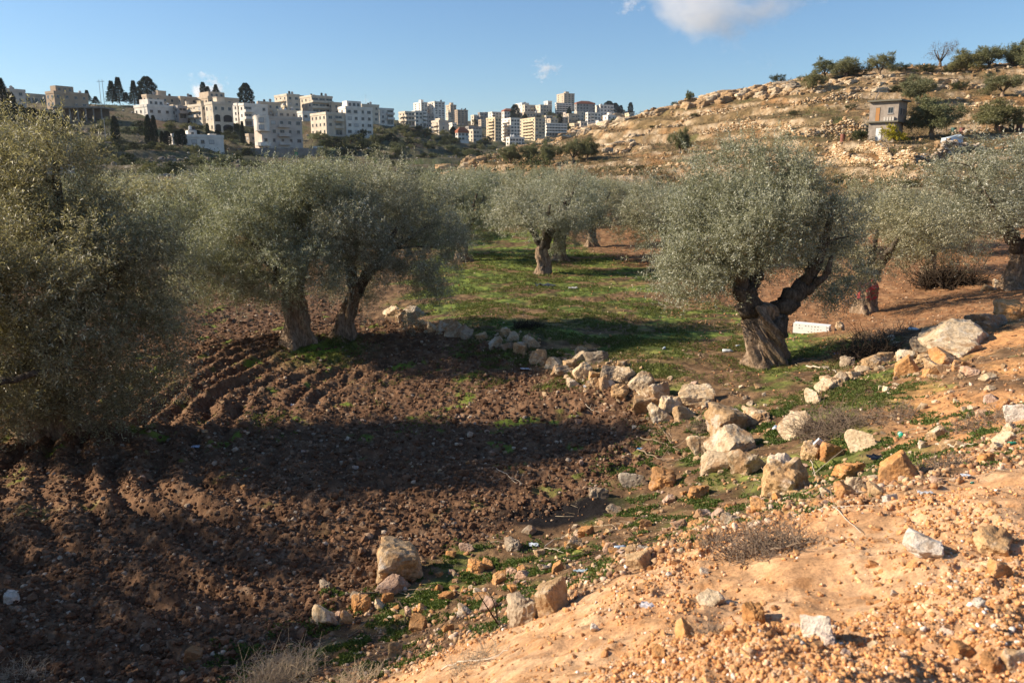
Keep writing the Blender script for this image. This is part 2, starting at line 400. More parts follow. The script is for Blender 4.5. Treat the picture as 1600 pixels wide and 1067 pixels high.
    hc = mx(hc, C(.36, .185, .075), sst(.18, .4, fbm(X, Y, 9, 3, 287)) * .7)
    bush = sst(.18, .32, fbm(X, Y, 1.9, 2, 283)); hc = mx(hc, C(.10, .075, .04), bush * .7)
    st = sst(.75, 1.5, np.abs(dz)) * sst(-.35, .1, fbm(X, Y, 4, 3, 291))
    hc = mx(hc, C(.46, .33, .20), st)
    far = hill * np.clip(sst(0, 1, (225 - r) / -40) + (1 - sst(-.10, -.04, X / np.maximum(r, 1))), 0, 1)
    fc = mx(C(.080, .080, .042) + 0 * hn[..., None], C(.150, .120, .070), sst(-.25, .35, fbm(X, Y, 30, 4, 301)))
    fc = mx(fc, C(.075, .105, .030), sst(.1, .35, fbm(X, Y, 22, 3, 311)) * .8 * sst(-.25, .15, fbm(X, Y, 3, 3, 313)))
    fc = mx(fc, C(.17, .10, .06), sst(.2, .4, fbm(X, Y, 17, 3, 321)) * .6)
    fc = mx(fc, C(.30, .27, .23), sst(.95, 1.6, np.abs(dz)) * .55 + .5 * sst(.32, .42, fbm(X, Y, 5, 3, 331)) * (1 - sst(240, 330, r)))
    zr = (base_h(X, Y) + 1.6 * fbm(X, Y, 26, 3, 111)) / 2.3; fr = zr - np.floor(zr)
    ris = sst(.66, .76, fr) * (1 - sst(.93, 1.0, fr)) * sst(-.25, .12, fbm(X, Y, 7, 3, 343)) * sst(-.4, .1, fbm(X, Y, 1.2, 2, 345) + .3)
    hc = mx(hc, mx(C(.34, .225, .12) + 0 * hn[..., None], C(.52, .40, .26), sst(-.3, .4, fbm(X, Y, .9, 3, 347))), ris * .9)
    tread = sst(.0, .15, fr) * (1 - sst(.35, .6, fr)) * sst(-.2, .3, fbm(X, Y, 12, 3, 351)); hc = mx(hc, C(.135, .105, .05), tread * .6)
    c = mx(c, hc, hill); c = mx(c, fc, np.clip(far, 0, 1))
    idx = np.arange(na * nr).reshape(na, nr)
    q = np.stack([idx[:-1, :-1], idx[1:, :-1], idx[1:, 1:], idx[:-1, 1:]], -1)[:, :, ::-1]
    ctr = lambda a: (a[:-1, :-1] + a[1:, :-1] + a[1:, 1:] + a[:-1, 1:]) / 4
    rc, bc, ux = ctr(Rr), ctr(bank), ctr(X / Rr)
    reg = np.where(rc < 64, np.where(bc > .5, 1, 0), np.where((rc < 235) & (ux > -.085), 2, 3))
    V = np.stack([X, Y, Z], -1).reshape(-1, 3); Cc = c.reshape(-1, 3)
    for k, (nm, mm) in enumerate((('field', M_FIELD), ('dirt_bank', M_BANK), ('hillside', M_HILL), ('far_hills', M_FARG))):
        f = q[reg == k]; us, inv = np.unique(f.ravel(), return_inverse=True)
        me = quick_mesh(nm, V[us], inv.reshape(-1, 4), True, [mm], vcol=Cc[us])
        o = link(nm, me); o['kind'] = 'structure'
build_ground()
# ------------------------------------------------------------------ foliage and bark materials
def leaf_mat(name, dark, mid, silver, trans=.25, rough=.5, spec=.35):
    m = mat(name, rough=rough, spec=spec); t = NT(m)
    a = t.new('ShaderNodeAttribute'); a.attribute_name = 'var'
    oi = t.new('ShaderNodeObjectInfo')
    c = t.ramp(a.outputs['Fac'], [(0.0, dark), (.5, mid), (.78, mid), (1.0, silver)])
    tint = t.ramp(oi.outputs['Random'], [(0, (.88, .92, .85)), (.5, g3(1.0)), (1, (1.12, 1.06, .92))])
    c = t.mix(1.0, c, tint, 'MULTIPLY')
    t.l(c, t.b.inputs['Base Color'])
    tr = t.new('ShaderNodeBsdfTranslucent'); t.l(t.mix(1.0, c, (1.1, 1.1, .68), 'MULTIPLY'), tr.inputs['Color'])
    mx = t.new('ShaderNodeMixShader'); mx.inputs[0].default_value = trans
    t.l(t.b.outputs[0], mx.inputs[1]); t.l(tr.outputs[0], mx.inputs[2])
    t.l(mx.outputs[0], t.n['Material Output'].inputs['Surface']); return m
M_OLIVE = leaf_mat('olive_leaf', (.135, .135, .085), (.36, .35, .25), (.78, .76, .65), .30)
M_GOLDLIT = leaf_mat('olive_leaf_goldlit', (.125, .115, .068), (.31, .285, .180), (.70, .66, .50), .36)  # warmer copy of the olive leaf, golden backlight put into its colour
M_OLIVEF = leaf_mat('olive_leaf_far', (.10, .105, .048), (.205, .205, .105), (.36, .35, .22), .2, .7, .15)
M_DARKT = leaf_mat('cypress_leaf', (.010, .018, .010), (.022, .038, .018), (.05, .07, .03), .08, .8, .1)
M_SHRUB = leaf_mat('shrub_leaf', (.035, .045, .018), (.075, .085, .035), (.14, .14, .07), .12, .8, .1)
M_YELLOW = leaf_mat('fig_leaf', (.14, .15, .02), (.42, .36, .03), (.60, .50, .06), .2, .7, .1)
M_GREY = leaf_mat('bare_twig', (.10, .085, .065), (.16, .135, .105), (.26, .22, .18), .05, .9, .1)
def bark_mat(name, a, b, c, sc=6):
    m = mat(name, rough=.93, spec=.15); t = NT(m)
    mp = t.new('ShaderNodeMapping'); mp.inputs['Scale'].default_value = (1, 1, .28); t.l(t.obj(), mp.inputs['Vector'])
    n = t.noise(sc, 6, mp.outputs[0], .65); n2 = t.noise(sc * 3.5, 5, mp.outputs[0], .7)
    col = t.ramp(n, [(.30, a), (.5, b), (.72, c)])
    col = t.mix(1.0, col, t.ramp(n2, [(.35, g3(.45)), (.6, g3(1.25))]), 'MULTIPLY')
    t.l(col, t.b.inputs['Base Color']); t.bump(n2, 1.0, .035); return m
M_BARK = bark_mat('olive_bark', (.13, .085, .05), (.26, .18, .115), (.42, .32, .23))
M_BARKD = bark_mat('branch_bark', (.06, .045, .032), (.115, .09, .066), (.19, .155, .12), 8)

def leaves(cen, d, L, n, ll, lw, rng, spread=.85, twig=True):
    """sprays of opposite leaves along short shoots -> vertices, quads, per-leaf value"""
    N = len(cen); T = (np.arange(n) + .4) / n
    j = np.arange(n)
    rv = rng.normal(size=(N, 3)); s = np.cross(d, rv); s /= np.linalg.norm(s, axis=1)[:, None] + 1e-9
    w = np.cross(d, s)
    ph = rng.rand(N)[:, None] * 6.28 + j[None] * math.pi + (j[None] // 2) * 1.4 + rng.rand(N, n) * .8
    side = np.cos(ph)[..., None] * s[:, None] + np.sin(ph)[..., None] * w[:, None]
    base = cen[:, None] + d[:, None] * (L[:, None] * T[None])[..., None]
    base[..., 2] -= .10 * L[:, None] * T[None] ** 2
    k = (1 - .45 * T[None] ** 2)[..., None]
    ld = d[:, None] * (1 - spread * k) + side * spread * k + rng.normal(size=(N, n, 3)) * .18
    ld /= np.linalg.norm(ld, axis=2)[..., None]
    wv = np.cross(ld, rng.normal(size=(N, n, 3)) * .75 + np.array([-.45, -.15, .75])); wv /= np.linalg.norm(wv, axis=2)[..., None] + 1e-9
    l = ll * (.7 + .6 * rng.rand(N, n, 1)); h = lw * (.75 + .5 * rng.rand(N, n, 1)) * .5
    a = base; c = base + ld * l; m = base + ld * l * .48
    V = np.stack([a, m + wv * h, c, m - wv * h], 2).reshape(-1, 3)
    Q = np.arange(len(V)).reshape(-1, 4)
    var = np.clip(rng.rand(N, n) * .95 + rng.normal(size=(N, 1)) * .10, 0, 1).ravel()
    return V, Q, var

def crown_points(lobes, M, per, rng, sig, up=.35, shell=.16, droop=0):
    """clump centres on the lobes' outer shells, sprays scattered round each clump"""
    lb = np.array(lobes, float); c, r = lb[:, :3], lb[:, 3:6]
    A = (r[:, 0] * r[:, 1] * r[:, 2]) ** (2 / 3); p = A / A.sum(); out = []
    tot = 0
    while tot < M:
        k = rng.choice(len(lb), M * 2, p=p)
        v = rng.normal(size=(M * 2, 3)); v /= np.linalg.norm(v, axis=1)[:, None]
        f = np.clip(1 - np.abs(rng.normal(size=(M * 2, 1))) * shell * 1.6, .25, 1.02)
        q = c[k] + v * r[k] * f
        dd = np.sqrt((((q[:, None] - c[None]) / r[None]) ** 2).sum(-1)); dd[np.arange(len(q)), k] = 9
        keep = (dd.min(1) > .62) | (rng.rand(len(q)) < .12)
        out.append(np.c_[q, v][keep]); tot += keep.sum()
    cl = np.concatenate(out)[:M]
    cc = c.mean(0)
    pts = np.repeat(cl[:, :3], per, 0) + rng.normal(size=(M * per, 3)) * sig * .8 * np.repeat(.6 + .8 * rng.rand(M, 1), per, 0)
    o = np.repeat(cl[:, 3:], per, 0) * .7 + (pts - cc) / (np.linalg.norm(pts - cc, axis=1)[:, None] + 1e-9) * .5
    o[:, 2] += up
    d = o + rng.normal(size=o.shape) * .55; d[:, 2] -= droop * (pts[:, 2] < cc[2])
    d /= np.linalg.norm(d, axis=1)[:, None]
    return cl[:, :3], pts, d

def crown_mesh(name, lobes, M, per, n, ll, lw, L, seed, m, sig=.2, up=.35, shoots=0, droop=.25, zmin=.25):
    rng = np.random.RandomState(seed)
    cl, pts, d = crown_points(lobes, M, per, rng, sig, up, droop=droop)
    ok = pts[:, 2] > zmin; pts, d = pts[ok], d[ok]
    V, Q, var = leaves(pts, d, L * (.6 + .8 * rng.rand(len(pts))), n, ll, lw, rng)
    if shoots:                          # long upright shoots that break the outline
        top = cl[np.argsort(-cl[:, 2] + rng.normal(size=len(cl)) * .5)[:shoots]]
        cc = np.array(lobes)[:, :3].mean(0)
        sp = np.repeat(top, 3, 0) + rng.normal(size=(len(top) * 3, 3)) * .12
        sd_ = (sp - cc) * np.array([.35, .35, .2]); sd_[:, 2] += 1.2; sd_ += rng.normal(size=sd_.shape) * .25; sd_ /= np.linalg.norm(sd_, axis=1)[:, None]
        v2, q2, r2 = leaves(sp, sd_, (L * 2.6) * (.6 + .7 * rng.rand(len(sp))), n * 2, ll, lw, rng, .6)
        V, Q, var = np.concatenate([V, v2]), np.concatenate([Q, q2 + len(V)]), np.r_[var, r2]
    return cl, quick_mesh(name, V, Q, False, [m], fattr=var)

def branch_mesh(name, limbs, cl, rng, r0=.07, nb=70, m=None, sides=6):
    """limbs: list of (path, radii); sub-branches run from the limbs to some of the leaf clumps"""
    parts = []
    allp = []; allr = []
    for path, rad in limbs:
        path = np.array(path, float); n = max(6, len(path) * 5)
        s = np.linspace(0, 1, len(path)); t = np.linspace(0, 1, n)
        # smooth the polyline, add crooks
        pp = np.stack([np.interp(t, s, path[:, i]) for i in range(3)], 1)
        k = np.array([.25, .5, .25])
        for _ in range(2): pp[1:-1] = .25 * pp[:-2] + .5 * pp[1:-1] + .25 * pp[2:]
        rr = np.interp(t, s, rad)
        pp[1:] += rng.normal(size=(n - 1, 3)) * rr[1:, None] * .22
        parts.append(tube(pp, rr * (1 + .12 * rng.normal(size=n)), sides + 3))
        allp.append(pp[n // 3:]); allr.append(rr[n // 3:])
    AP = np.concatenate(allp); AR = np.concatenate(allr)
    sel = cl[rng.permutation(len(cl))[:nb]]
    P2 = [AP]; R2 = [AR]
    for q in sel:
        A_, B_ = np.concatenate(P2), np.concatenate(R2)
        dd = np.linalg.norm(A_ - q, axis=1) + 1.2 * np.maximum(0, A_[:, 2] - q[2]) + .3 * rng.rand(len(A_))
        i = np.argmin(dd); p0 = A_[i]; ln = np.linalg.norm(q - p0)
        if ln < .15: continue
        mid = (p0 + q) / 2 + rng.normal(size=3) * ln * .13 + np.array([0, 0, ln * .08])
        cv = curve3(p0, mid, q, 7); ra = min(B_[i] * .6, .02 + .02 * ln)
        rr = np.linspace(ra, .006, 7); parts.append(tube(cv, rr, sides - 1 if sides > 4 else 4))
        P2.append(cv[2:]); R2.append(rr[2:])
    V, Q = join(parts); return quick_mesh(name, V, Q, True, [m or M_BARKD])

def trunk_mesh(name, path, rad, seed, n=56, rows=64, flare=1.0, twist=1.6, m=None, groove=.16, flat=.0):
    """an old olive trunk: fluted, twisted, with spreading root feet and hollows"""
    rng = np.random.RandomState(seed)
    path = np.array(path, float); rad = np.array(rad, float); s = np.linspace(0, 1, len(path)); t = np.linspace(0, 1, rows)
    pp = np.stack([np.interp(t, s, path[:, i]) for i in range(3)], 1); rr = np.interp(t, s, rad)
    for _ in range(5):
        pp[1:-1] = .25 * pp[:-2] + .5 * pp[1:-1] + .25 * pp[2:]; rr[1:-1] = .25 * rr[:-2] + .5 * rr[1:-1] + .25 * rr[2:]
    th = np.arange(n) * 2 * math.pi / n
    p1, p2, p3, p4 = rng.rand(4) * 6.28
    V = []
    h = pp[:, 2]
    for i in range(rows):
        a = th + twist * t[i]
        f = flare * math.exp(-max(h[i], 0) / (.16 + .18 * rad[0]))
        lob = (1 - np.abs(np.sin(2.5 * a + p1)) ** .7)
        roots = f * (.35 + .85 * lob * (.6 + .4 * np.sin(3 * th + p4)))
        g = groove * (.55 * np.sin(3 * a + p1) + .5 * np.sin(5 * a + p2 + 2.1 * t[i]) - .55 * np.abs(np.sin(6.5 * a + p3 - 1.5 * t[i])) + .3)
        cr = np.cos(a * 1 + p1)
        hx, hy = np.cos(a) * 2.2, np.sin(a) * 2.2
        nz = pn(hx + seed * 3.1, hy + h[i] * 2.3, seed) * .30 + pn(hx * 3, hy * 3 + h[i] * 5, seed + 4) * .16 + pn(hx * 7 + 9, hy * 7 + h[i] * 8, seed + 8) * .07
        R_ = rr[i] * (1 + g + nz * (.6 + groove) + roots)
        V.append(np.stack([pp[i, 0] + R_ * np.cos(th), pp[i, 1] + R_ * np.sin(th) * (1 - flat), np.full(n, h[i])], 1))
    V.append(np.array([[pp[-1, 0], pp[-1, 1], h[-1] + rr[-1] * .25]]))
    V = np.concatenate(V)
    i = np.arange(rows - 1)[:, None]; j = np.arange(n)[None]
    q = np.stack([i * n + j, i * n + (j + 1) % n, (i + 1) * n + (j + 1) % n, (i + 1) * n + j], -1).reshape(-1, 4)
    jj = np.arange(n); cap = np.stack([(rows - 1) * n + jj, (rows - 1) * n + (jj + 1) % n, np.full(n, rows * n), np.full(n, rows * n)], 1)
    V[:n, 2] -= .35; me = bpy.data.meshes.new(name)
    me.from_pydata(V.tolist(), [], [tuple(a) for a in q.tolist()] + [tuple(a[:3]) for a in cap.tolist()])
    me.polygons.foreach_set('use_smooth', np.ones(len(me.polygons), bool)); me.materials.append(m or M_BARK); me.update(); return me

def lob_auto(cx, cy, cz, rx, ry, rz, rng, n=11):
    L = [(cx, cy, cz, rx * .72, ry * .72, rz * .78)]
    for i in range(n):
        a = 2 * math.pi * (i + rng.rand() * .7) / n; e = rng.uniform(-.65, .85); k = math.cos(e)
        s = rng.uniform(.34, .52)
        L.append((cx + math.cos(a) * k * rx * .68, cy + math.sin(a) * k * ry * .68, cz + math.sin(e) * rz * .68, rx * s, ry * s, rz * s * 1.05))
    return L
def copy_thing(root, name, loc, rz=0, sc=1, szf=1):
    r = root.copy(); r.name = name; COL.objects.link(r)
    for ch in list(root.children):
        c = ch.copy(); COL.objects.link(c); c.parent = r
    r.location = loc; r.rotation_euler = (0, 0, rz); r.scale = (sc, sc, sc * szf)
    for k in ('label', 'group'):
        if k in r: del r[k]
    return r
def olive(name, label, loc, lobes, trunk, limbs, seed, M, per, n, ll, lw, L, sig=.2, group=None, m=None, shoots=20, nb=80, flare=1.0, groove=.16, up=.35, droop=.25, rows=64, nseg=56, twist=1.6, pads=70, padr=.42):
    t = thing(name, label, 'tree', loc, 0, group)
    rng = np.random.RandomState(seed + 100)
    cc_, pp_, dd_ = crown_points([(a, b, c, d * .92, e * .92, f * .92) for a, b, c, d, e, f in lobes], pads, 1, rng, .05, shell=.30)
    rp = padr * (.65 + .7 * rng.rand(pads)); lobes = [(*pp_[i], rp[i] * 1.25, rp[i] * 1.25, rp[i] * .8) for i in range(pads)]
    cl, cm = crown_mesh('crown', lobes, M, per, n, ll, lw, L, seed, m or M_OLIVE, sig, up, shoots, droop)
    link('crown', cm, t)
    if trunk: link('trunk', trunk_mesh('trunk', trunk[0], trunk[1], seed, nseg, rows, flare, twist, None, groove), t)
    link('branches', branch_mesh('branches', limbs, cl, rng, nb=nb), t)
    return t
def Tz(px, py): x, y, z = hit(px, py); return (x, y, z)

# ------------------------------------------------------------------ the near trees
# big golden-lit tree that fills the left edge
ax, ay = -8.2, 13.6; az_ = H1(ax, ay)
rg = np.random.RandomState(5)
LA = [(50,430,120,110,0),(190,440,80,85,-.3),(235,520,55,60,-.5),(150,560,75,60,-.9),(40,560,90,60,-1.3),(-80,520,110,80,-1.0),(120,320,75,65,.2),(30,290,80,70,.2),(190,370,45,45,.2),(-60,330,110,90,.3),(0,250,60,36,.3),(60,270,50,36,0),
 (230,600,40,28,0),(60,420,80,55,-1.7),(-60,420,90,60,-1.5),(120,480,70,50,-1.6),(60,610,80,36,-.8),(150,620,50,28,-.4),(-60,620,100,36,-.6)]
lob = []
for px, py, w, h, dy in LA:
    x, y, z = P(px, py, ay + dy); lob.append((x - ax, y - ay, z - az_, w * ay / F, max(w * ay / F * .9, .5), h * ay / F))
olive('olive_tree', 'largest, nearest olive tree at the left edge, golden lit, low boughs touching dark soil', (ax, ay, az_), lob,
      ([(0,0,0),(.1,0,.5),(.05,.05,1.1),(.1,0,1.5)], [.42,.36,.34,.36]),
      [([(.1,0,1.2),(.7,-.3,1.9),(1.5,-.4,2.7),(2.2,-.4,3.2)],[.2,.14,.09,.04]), ([(0,0,1.2),(-.5,-.2,2.2),(-1.2,0,3.4),(-1.5,.1,4.1)],[.22,.17,.1,.05]),
       ([(.1,0,1.3),(.3,.3,2.4),(.4,.2,3.6),(.5,.2,4.6)],[.2,.15,.1,.05]), ([(.0,-.1,1.15),(-1.0,-1.6,1.28),(.3,-2.05,1.32),(1.3,-1.7,1.5)],[.17,.12,.085,.04]),
       ([(.1,-.1,1.3),(.1,-.8,2.2),(.3,-1.5,3.0)],[.16,.1,.05])], 11, 600, 34, 13, .068, .0155, .27, .24, m=M_GOLDLIT, shoots=110, nb=220, droop=.45, pads=105, padr=.43)
# the pair of trunks growing from one mound
def lobs(px0, loc, items, drop=17):     # lobes given as (px centre, py centre, half width px, half height px, depth offset)
    k = loc[1] / F; out = []
    for px, py, w, h, dy in items:
        if py < 315: py += drop; h -= drop * .3
        x, y, z = P(px, py, loc[1] + dy); out.append((x - loc[0], y - loc[1], z - loc[2], w * k, max(w * k * .9, .5), h * k))
    return out
b1 = Tz(466, 541); b2 = Tz(532, 530)
b1 = (b1[0], b1[1], b1[2] + .12); b2 = (b2[0], b2[1], b2[2] + .1)
lob1 = lobs(466, b1, [(450,330,95,75,0),(370,345,80,65,.2),(300,360,70,55,.4),(265,395,50,45,.2),(330,415,70,45,-.3),(400,420,70,45,-.6),(470,400,75,55,-1.0),(420,290,70,42,.3),(350,300,60,35,.6),(490,290,60,35,.1),(290,440,45,28,0),(400,455,40,26,.8),(450,435,45,30,-1.0),(385,385,80,50,-1.3),(430,466,46,22,-.5),(330,462,55,24,0),(262,430,42,32,.2),(470,440,50,24,-1.2)])
lob2 = lobs(532, b2, [(580,340,85,70,0),(650,360,65,60,.2),(690,400,38,50,.3),(560,290,70,38,.3),(630,300,60,34,.6),(610,400,75,45,-.7),(680,330,45,40,.8),(520,300,60,36,1.2),(560,420,50,35,1.0),(640,435,55,30,.3),(700,370,28,40,1.),(545,360,60,50,-1.2),(575,455,42,20,-.3),(640,460,44,20,.2),(690,435,36,24,.5),(610,262,26,22,.3)])
olive('olive_tree', 'left trunk of the twin olive trees sharing one mound, with the wide silvery left crown', b1, lob1,
      ([(-.05,0,0),(.0,0,.5),(-.02,.0,1.1),(-.06,.0,1.6)], [.32,.28,.25,.22]),
      [([(-.05,0,1.3),(-.4,-.1,2.1),(-1.0,0,2.8),(-1.6,.1,3.3)],[.24,.16,.1,.05]), ([(0,0,1.3),(.2,.1,2.2),(.1,.2,3.1),(.2,.2,3.9)],[.22,.17,.1,.05]),
       ([(-.1,.1,1.3),(-.9,.2,1.7),(-1.7,.0,1.75),(-2.3,.1,1.9)],[.16,.10,.07,.04]), ([(0,-.1,1.3),(-.3,-.8,2.0),(-.6,-1.3,2.6)],[.16,.1,.05])],
      21, 470, 32, 12, .068, .0155, .24, .20, shoots=80, nb=180, groove=.24, flare=1.05, pads=105, padr=.42)
olive('olive_tree', 'right trunk of the twin olive trees sharing one mound, leaning apart with a darker crown', b2, lob2,
      ([(.08,0,0),(.14,0,.45),(.34,0,.95),(.5,.0,1.35)], [.27,.22,.18,.16]),
      [([(.42,0,1.15),(.75,-.1,1.65),(1.15,-.2,2.0),(1.6,-.1,2.9)],[.19,.13,.10,.05]), ([(.4,0,1.1),(.3,.1,1.8),(.5,.2,2.7),(.4,.3,3.6)],[.17,.13,.1,.05]),
       ([(.45,0,1.2),(1.0,.5,2.0),(1.9,.5,2.6)],[.13,.09,.04])],
      22, 350, 32, 12, .068, .0155, .24, .20, shoots=80, nb=160, groove=.24, flare=.9, pads=80, padr=.42)
# the gnarled tree on the right with the forked trunk
c1 = Tz(1195, 570)
lobc = lobs(1195, c1, [(1175,325,92,62,0),(1095,350,58,58,.2),(1085,405,48,42,.1),(1130,290,66,42,.2),(1205,280,56,38,.1),(1258,335,50,48,0),(1310,380,26,44,.2),(1120,400,46,40,-.4),(1215,345,62,42,-.9),(1300,430,26,28,.4),(1140,430,38,22,.6),(1088,425,34,28,.6),(1140,256,36,26,0),(1190,258,40,24,.3),(1068,335,42,40,.3),(1245,385,36,28,.5),(1292,340,34,40,-.1),(1268,392,40,30,-.35),(1315,350,20,40,.2),(1232,405,34,22,-.3),(1160,375,60,34,-.7)], 0)
k_ = c1[1] / F
def pc(px, py, dy=0): x, y, z = P(px, py, c1[1] + dy); return (x - c1[0], dy, z - c1[2])
olive('olive_tree', 'old gnarled olive tree with a thick twisted forked trunk beside the white foam block', c1, lobc,
      ([(.02,0,0),(-.02,0,.45),(-.12,0,.9),(-.10,0,1.25)], [.36,.33,.33,.27]),
      [([(-.2,0,.85),pc(1166,462),pc(1152,425),pc(1138,400),pc(1130,350)],[.30,.21,.16,.11,.05]),
       ([(.08,0,.75),pc(1215,492),pc(1240,462),pc(1262,438),pc(1280,402),pc(1298,345),pc(1306,310)],[.30,.24,.19,.15,.11,.06,.03]),
       ([pc(1240,462),pc(1262,455,-.1),pc(1290,430,-.2),pc(1300,400,-.2)],[.15,.10,.07,.03]),
       ([pc(1168,462),pc(1185,430,.2),pc(1190,380,.3),pc(1195,330,.2)],[.14,.11,.08,.04]),
       ([pc(1152,425),pc(1125,408,.1),pc(1100,395,.2)],[.11,.07,.03])],
      31, 400, 33, 12, .064, .0150, .22, .19, shoots=90, nb=180, pads=72, padr=.40, groove=.30, flare=.75, rows=110, nseg=110, twist=2.2)

# ------------------------------------------------------------------ trees of the middle distance
def grove_proto(seed, R_=2.3, H_=4.6, M=330, per=17, n=10, ll=.085, lw=.024, tr=.34, m=None, low=1.0):
    rng = np.random.RandomState(seed); cz = (H_ + low) / 2; rz = (H_ - low) / 2
    L = lob_auto(0, 0, cz, R_, R_, rz, rng, 13); _, pp_, _ = crown_points(L, 60, 1, rng, .05, shell=.3); L = [(*q, *(rng.uniform(.32, .62) * np.array([1.25, 1.25, .85]))) for q in pp_]
    t = thing('olive_tree', 'x', 'tree')
    cl, cm = crown_mesh('crown', L, M, per, n, ll, lw, .26, seed, m or M_OLIVE, .2, .3, 26, .2)
    link('crown', cm, t)
    link('trunk', trunk_mesh('trunk', [(0,0,0),(.05,0,.5),(-.05,.03,1.0),(.03,0,1.45)], [tr,tr*.82,tr*.78,tr*.7], seed, 40, 40, .85, 1.5, None, .26), t)
    lm = []
    for i in range(5):
        a = i * 1.26 + rng.rand(); q = (math.cos(a), math.sin(a)); h = rng.uniform(.5, .85)
        lm.append(([(0,0,1.2),(q[0]*R_*.22,q[1]*R_*.22,1.2+(H_-1.2)*h*.35),(q[0]*R_*.45,q[1]*R_*.45,1.2+(H_-1.2)*h*.7),(q[0]*R_*.6,q[1]*R_*.6,1.2+(H_-1.2)*h)],[tr*.55,tr*.38,tr*.22,.04]))
    link('branches', branch_mesh('branches', lm, cl, rng, nb=60), t)
    return t
def place(proto, label, px, py, wpx, top, rz=0, group=None, first=False, name='olive_tree', R0=2.3, H0=4.6, loc=None):
    loc = loc or Tz(px, py); d = loc[1]
    s = wpx * d / F / 2 / R0 / 1.05; a, b = ray(px, top); h = CAMZ + b * d - loc[2]
    r = proto if first else copy_thing(proto, name, loc)
    r.name = name; r.location = loc; r.rotation_euler = (0, 0, rz); r.scale = (s, s, h / (H0 + .25)); tag(r, label, 'tree', group); return r
PA = grove_proto(41); PB = grove_proto(42, M=300); PC = grove_proto(43)
place(PA, 'middle olive tree, stout fluted trunk on sunlit grass between the two large trees', 848, 429, 165, 266, .4, first=True)
place(PB, 'olive tree partly behind the middle one, its trunk base just right of that trunk', 874, 408, 155, 272, 1.0, first=True)
place(PC, 'olive tree with a thin trunk daubed with red paint, right of the gnarled one', 1352, 488, 225, 287, 2.1, first=True)
place(PA, 'olive tree with broad pale crown directly behind and left of the gnarled tree', 1045, 412, 190, 278, 3.0)
place(PB, 'pale olive tree cut by the right edge of the picture beside the brush pile', 1590, 452, 300, 222, 2.2)
place(PC, 'smaller olive tree behind the red-daubed trunk and left of the brush pile', 1452, 432, 130, 300, .8)
place(PC, 'olive tree at the left end of the grass, its crown merging into the twin trees', 722, 408, 150, 272, 4.0)
place(PB, 'olive tree standing farther back where the strip of grass ends', 924, 386, 110, 278, 5.0)
def red_daub(t):
    tr = [c for c in t.children if c.name.startswith('trunk')][0]; me = tr.data; V = np.empty(len(me.vertices) * 3, np.float32); me.vertices.foreach_get('co', V); V = V.reshape(-1, 3)
    rz = t.rotation_euler[2]; cdir = np.array([-t.location[0], -t.location[1]]); cdir /= np.linalg.norm(cdir); ca, sa = math.cos(-rz), math.sin(-rz); cl_ = np.array([cdir[0] * ca - cdir[1] * sa, cdir[0] * sa + cdir[1] * ca])
    F_ = [p.vertices[:] for p in me.polygons if len(p.vertices) == 4]; out = []
    for f in F_:
        c = V[list(f)].mean(0); n = c[:2] / (np.linalg.norm(c[:2]) + 1e-6)
        if .5 < c[2] < 1.35 and n @ cl_ > .15 and pn(np.array([c[0] * 5 + c[2] * 2]), np.array([c[2] * 4 + c[1] * 3]), 3)[0] > .16: out.append(f)
    us, inv = np.unique(np.array(out).ravel(), return_inverse=True); v = V[us].copy(); v[:, :2] *= 1.025
    link('red_paint', quick_mesh('red_paint', v, inv.reshape(-1, 4), True, [mat('red_paint', (.42, .06, .07), .8)]), t)
red_daub(PC)
# grove behind, in rows
def far_proto(seed, R_=2.3, H_=4.6, M=150, per=12, n=8, ll=.16, lw=.055, m=None, low=.9, tr=.3, sig=.24):
    rng = np.random.RandomState(seed); L = lob_auto(0, 0, (H_ + low) / 2, R_, R_, (H_ - low) / 2, rng, 10); _, pp_, _ = crown_points(L, 42, 1, rng, .05, shell=.3); L = [(*q, *(rng.uniform(.35, .7) * np.array([1.25, 1.25, .85]))) for q in pp_]
    t = thing('olive_tree', 'x', 'tree')
    cl, cm = crown_mesh('crown', L, M, per, n, ll, lw, .34, seed, m or M_OLIVEF, sig, .3, 10, .15); link('crown', cm, t)
    lm = [([(0,0,1.0),(math.cos(a)*R_*.3,math.sin(a)*R_*.3,H_*.45),(math.cos(a)*R_*.5,math.sin(a)*R_*.5,H_*.65)],[tr*.5,tr*.3,.04]) for a in (0,1.6,3.1,4.6)]
    tv = trunk_mesh('trunk', [(0,0,0),(.05,0,.5),(0,0,1.3)], [tr,tr*.75,tr*.6], seed, 14, 12, .7, 1.0, None, .2)
    link('trunk', tv, t); link('branches', branch_mesh('branches', lm, cl, rng, nb=14, sides=4), t); return t
FPM = [far_proto(51 + i, m=M_OLIVE, M=190, per=14, ll=.12, lw=.038) for i in range(3)]
rg = random.Random(3); gi = 0; used = [False] * 3
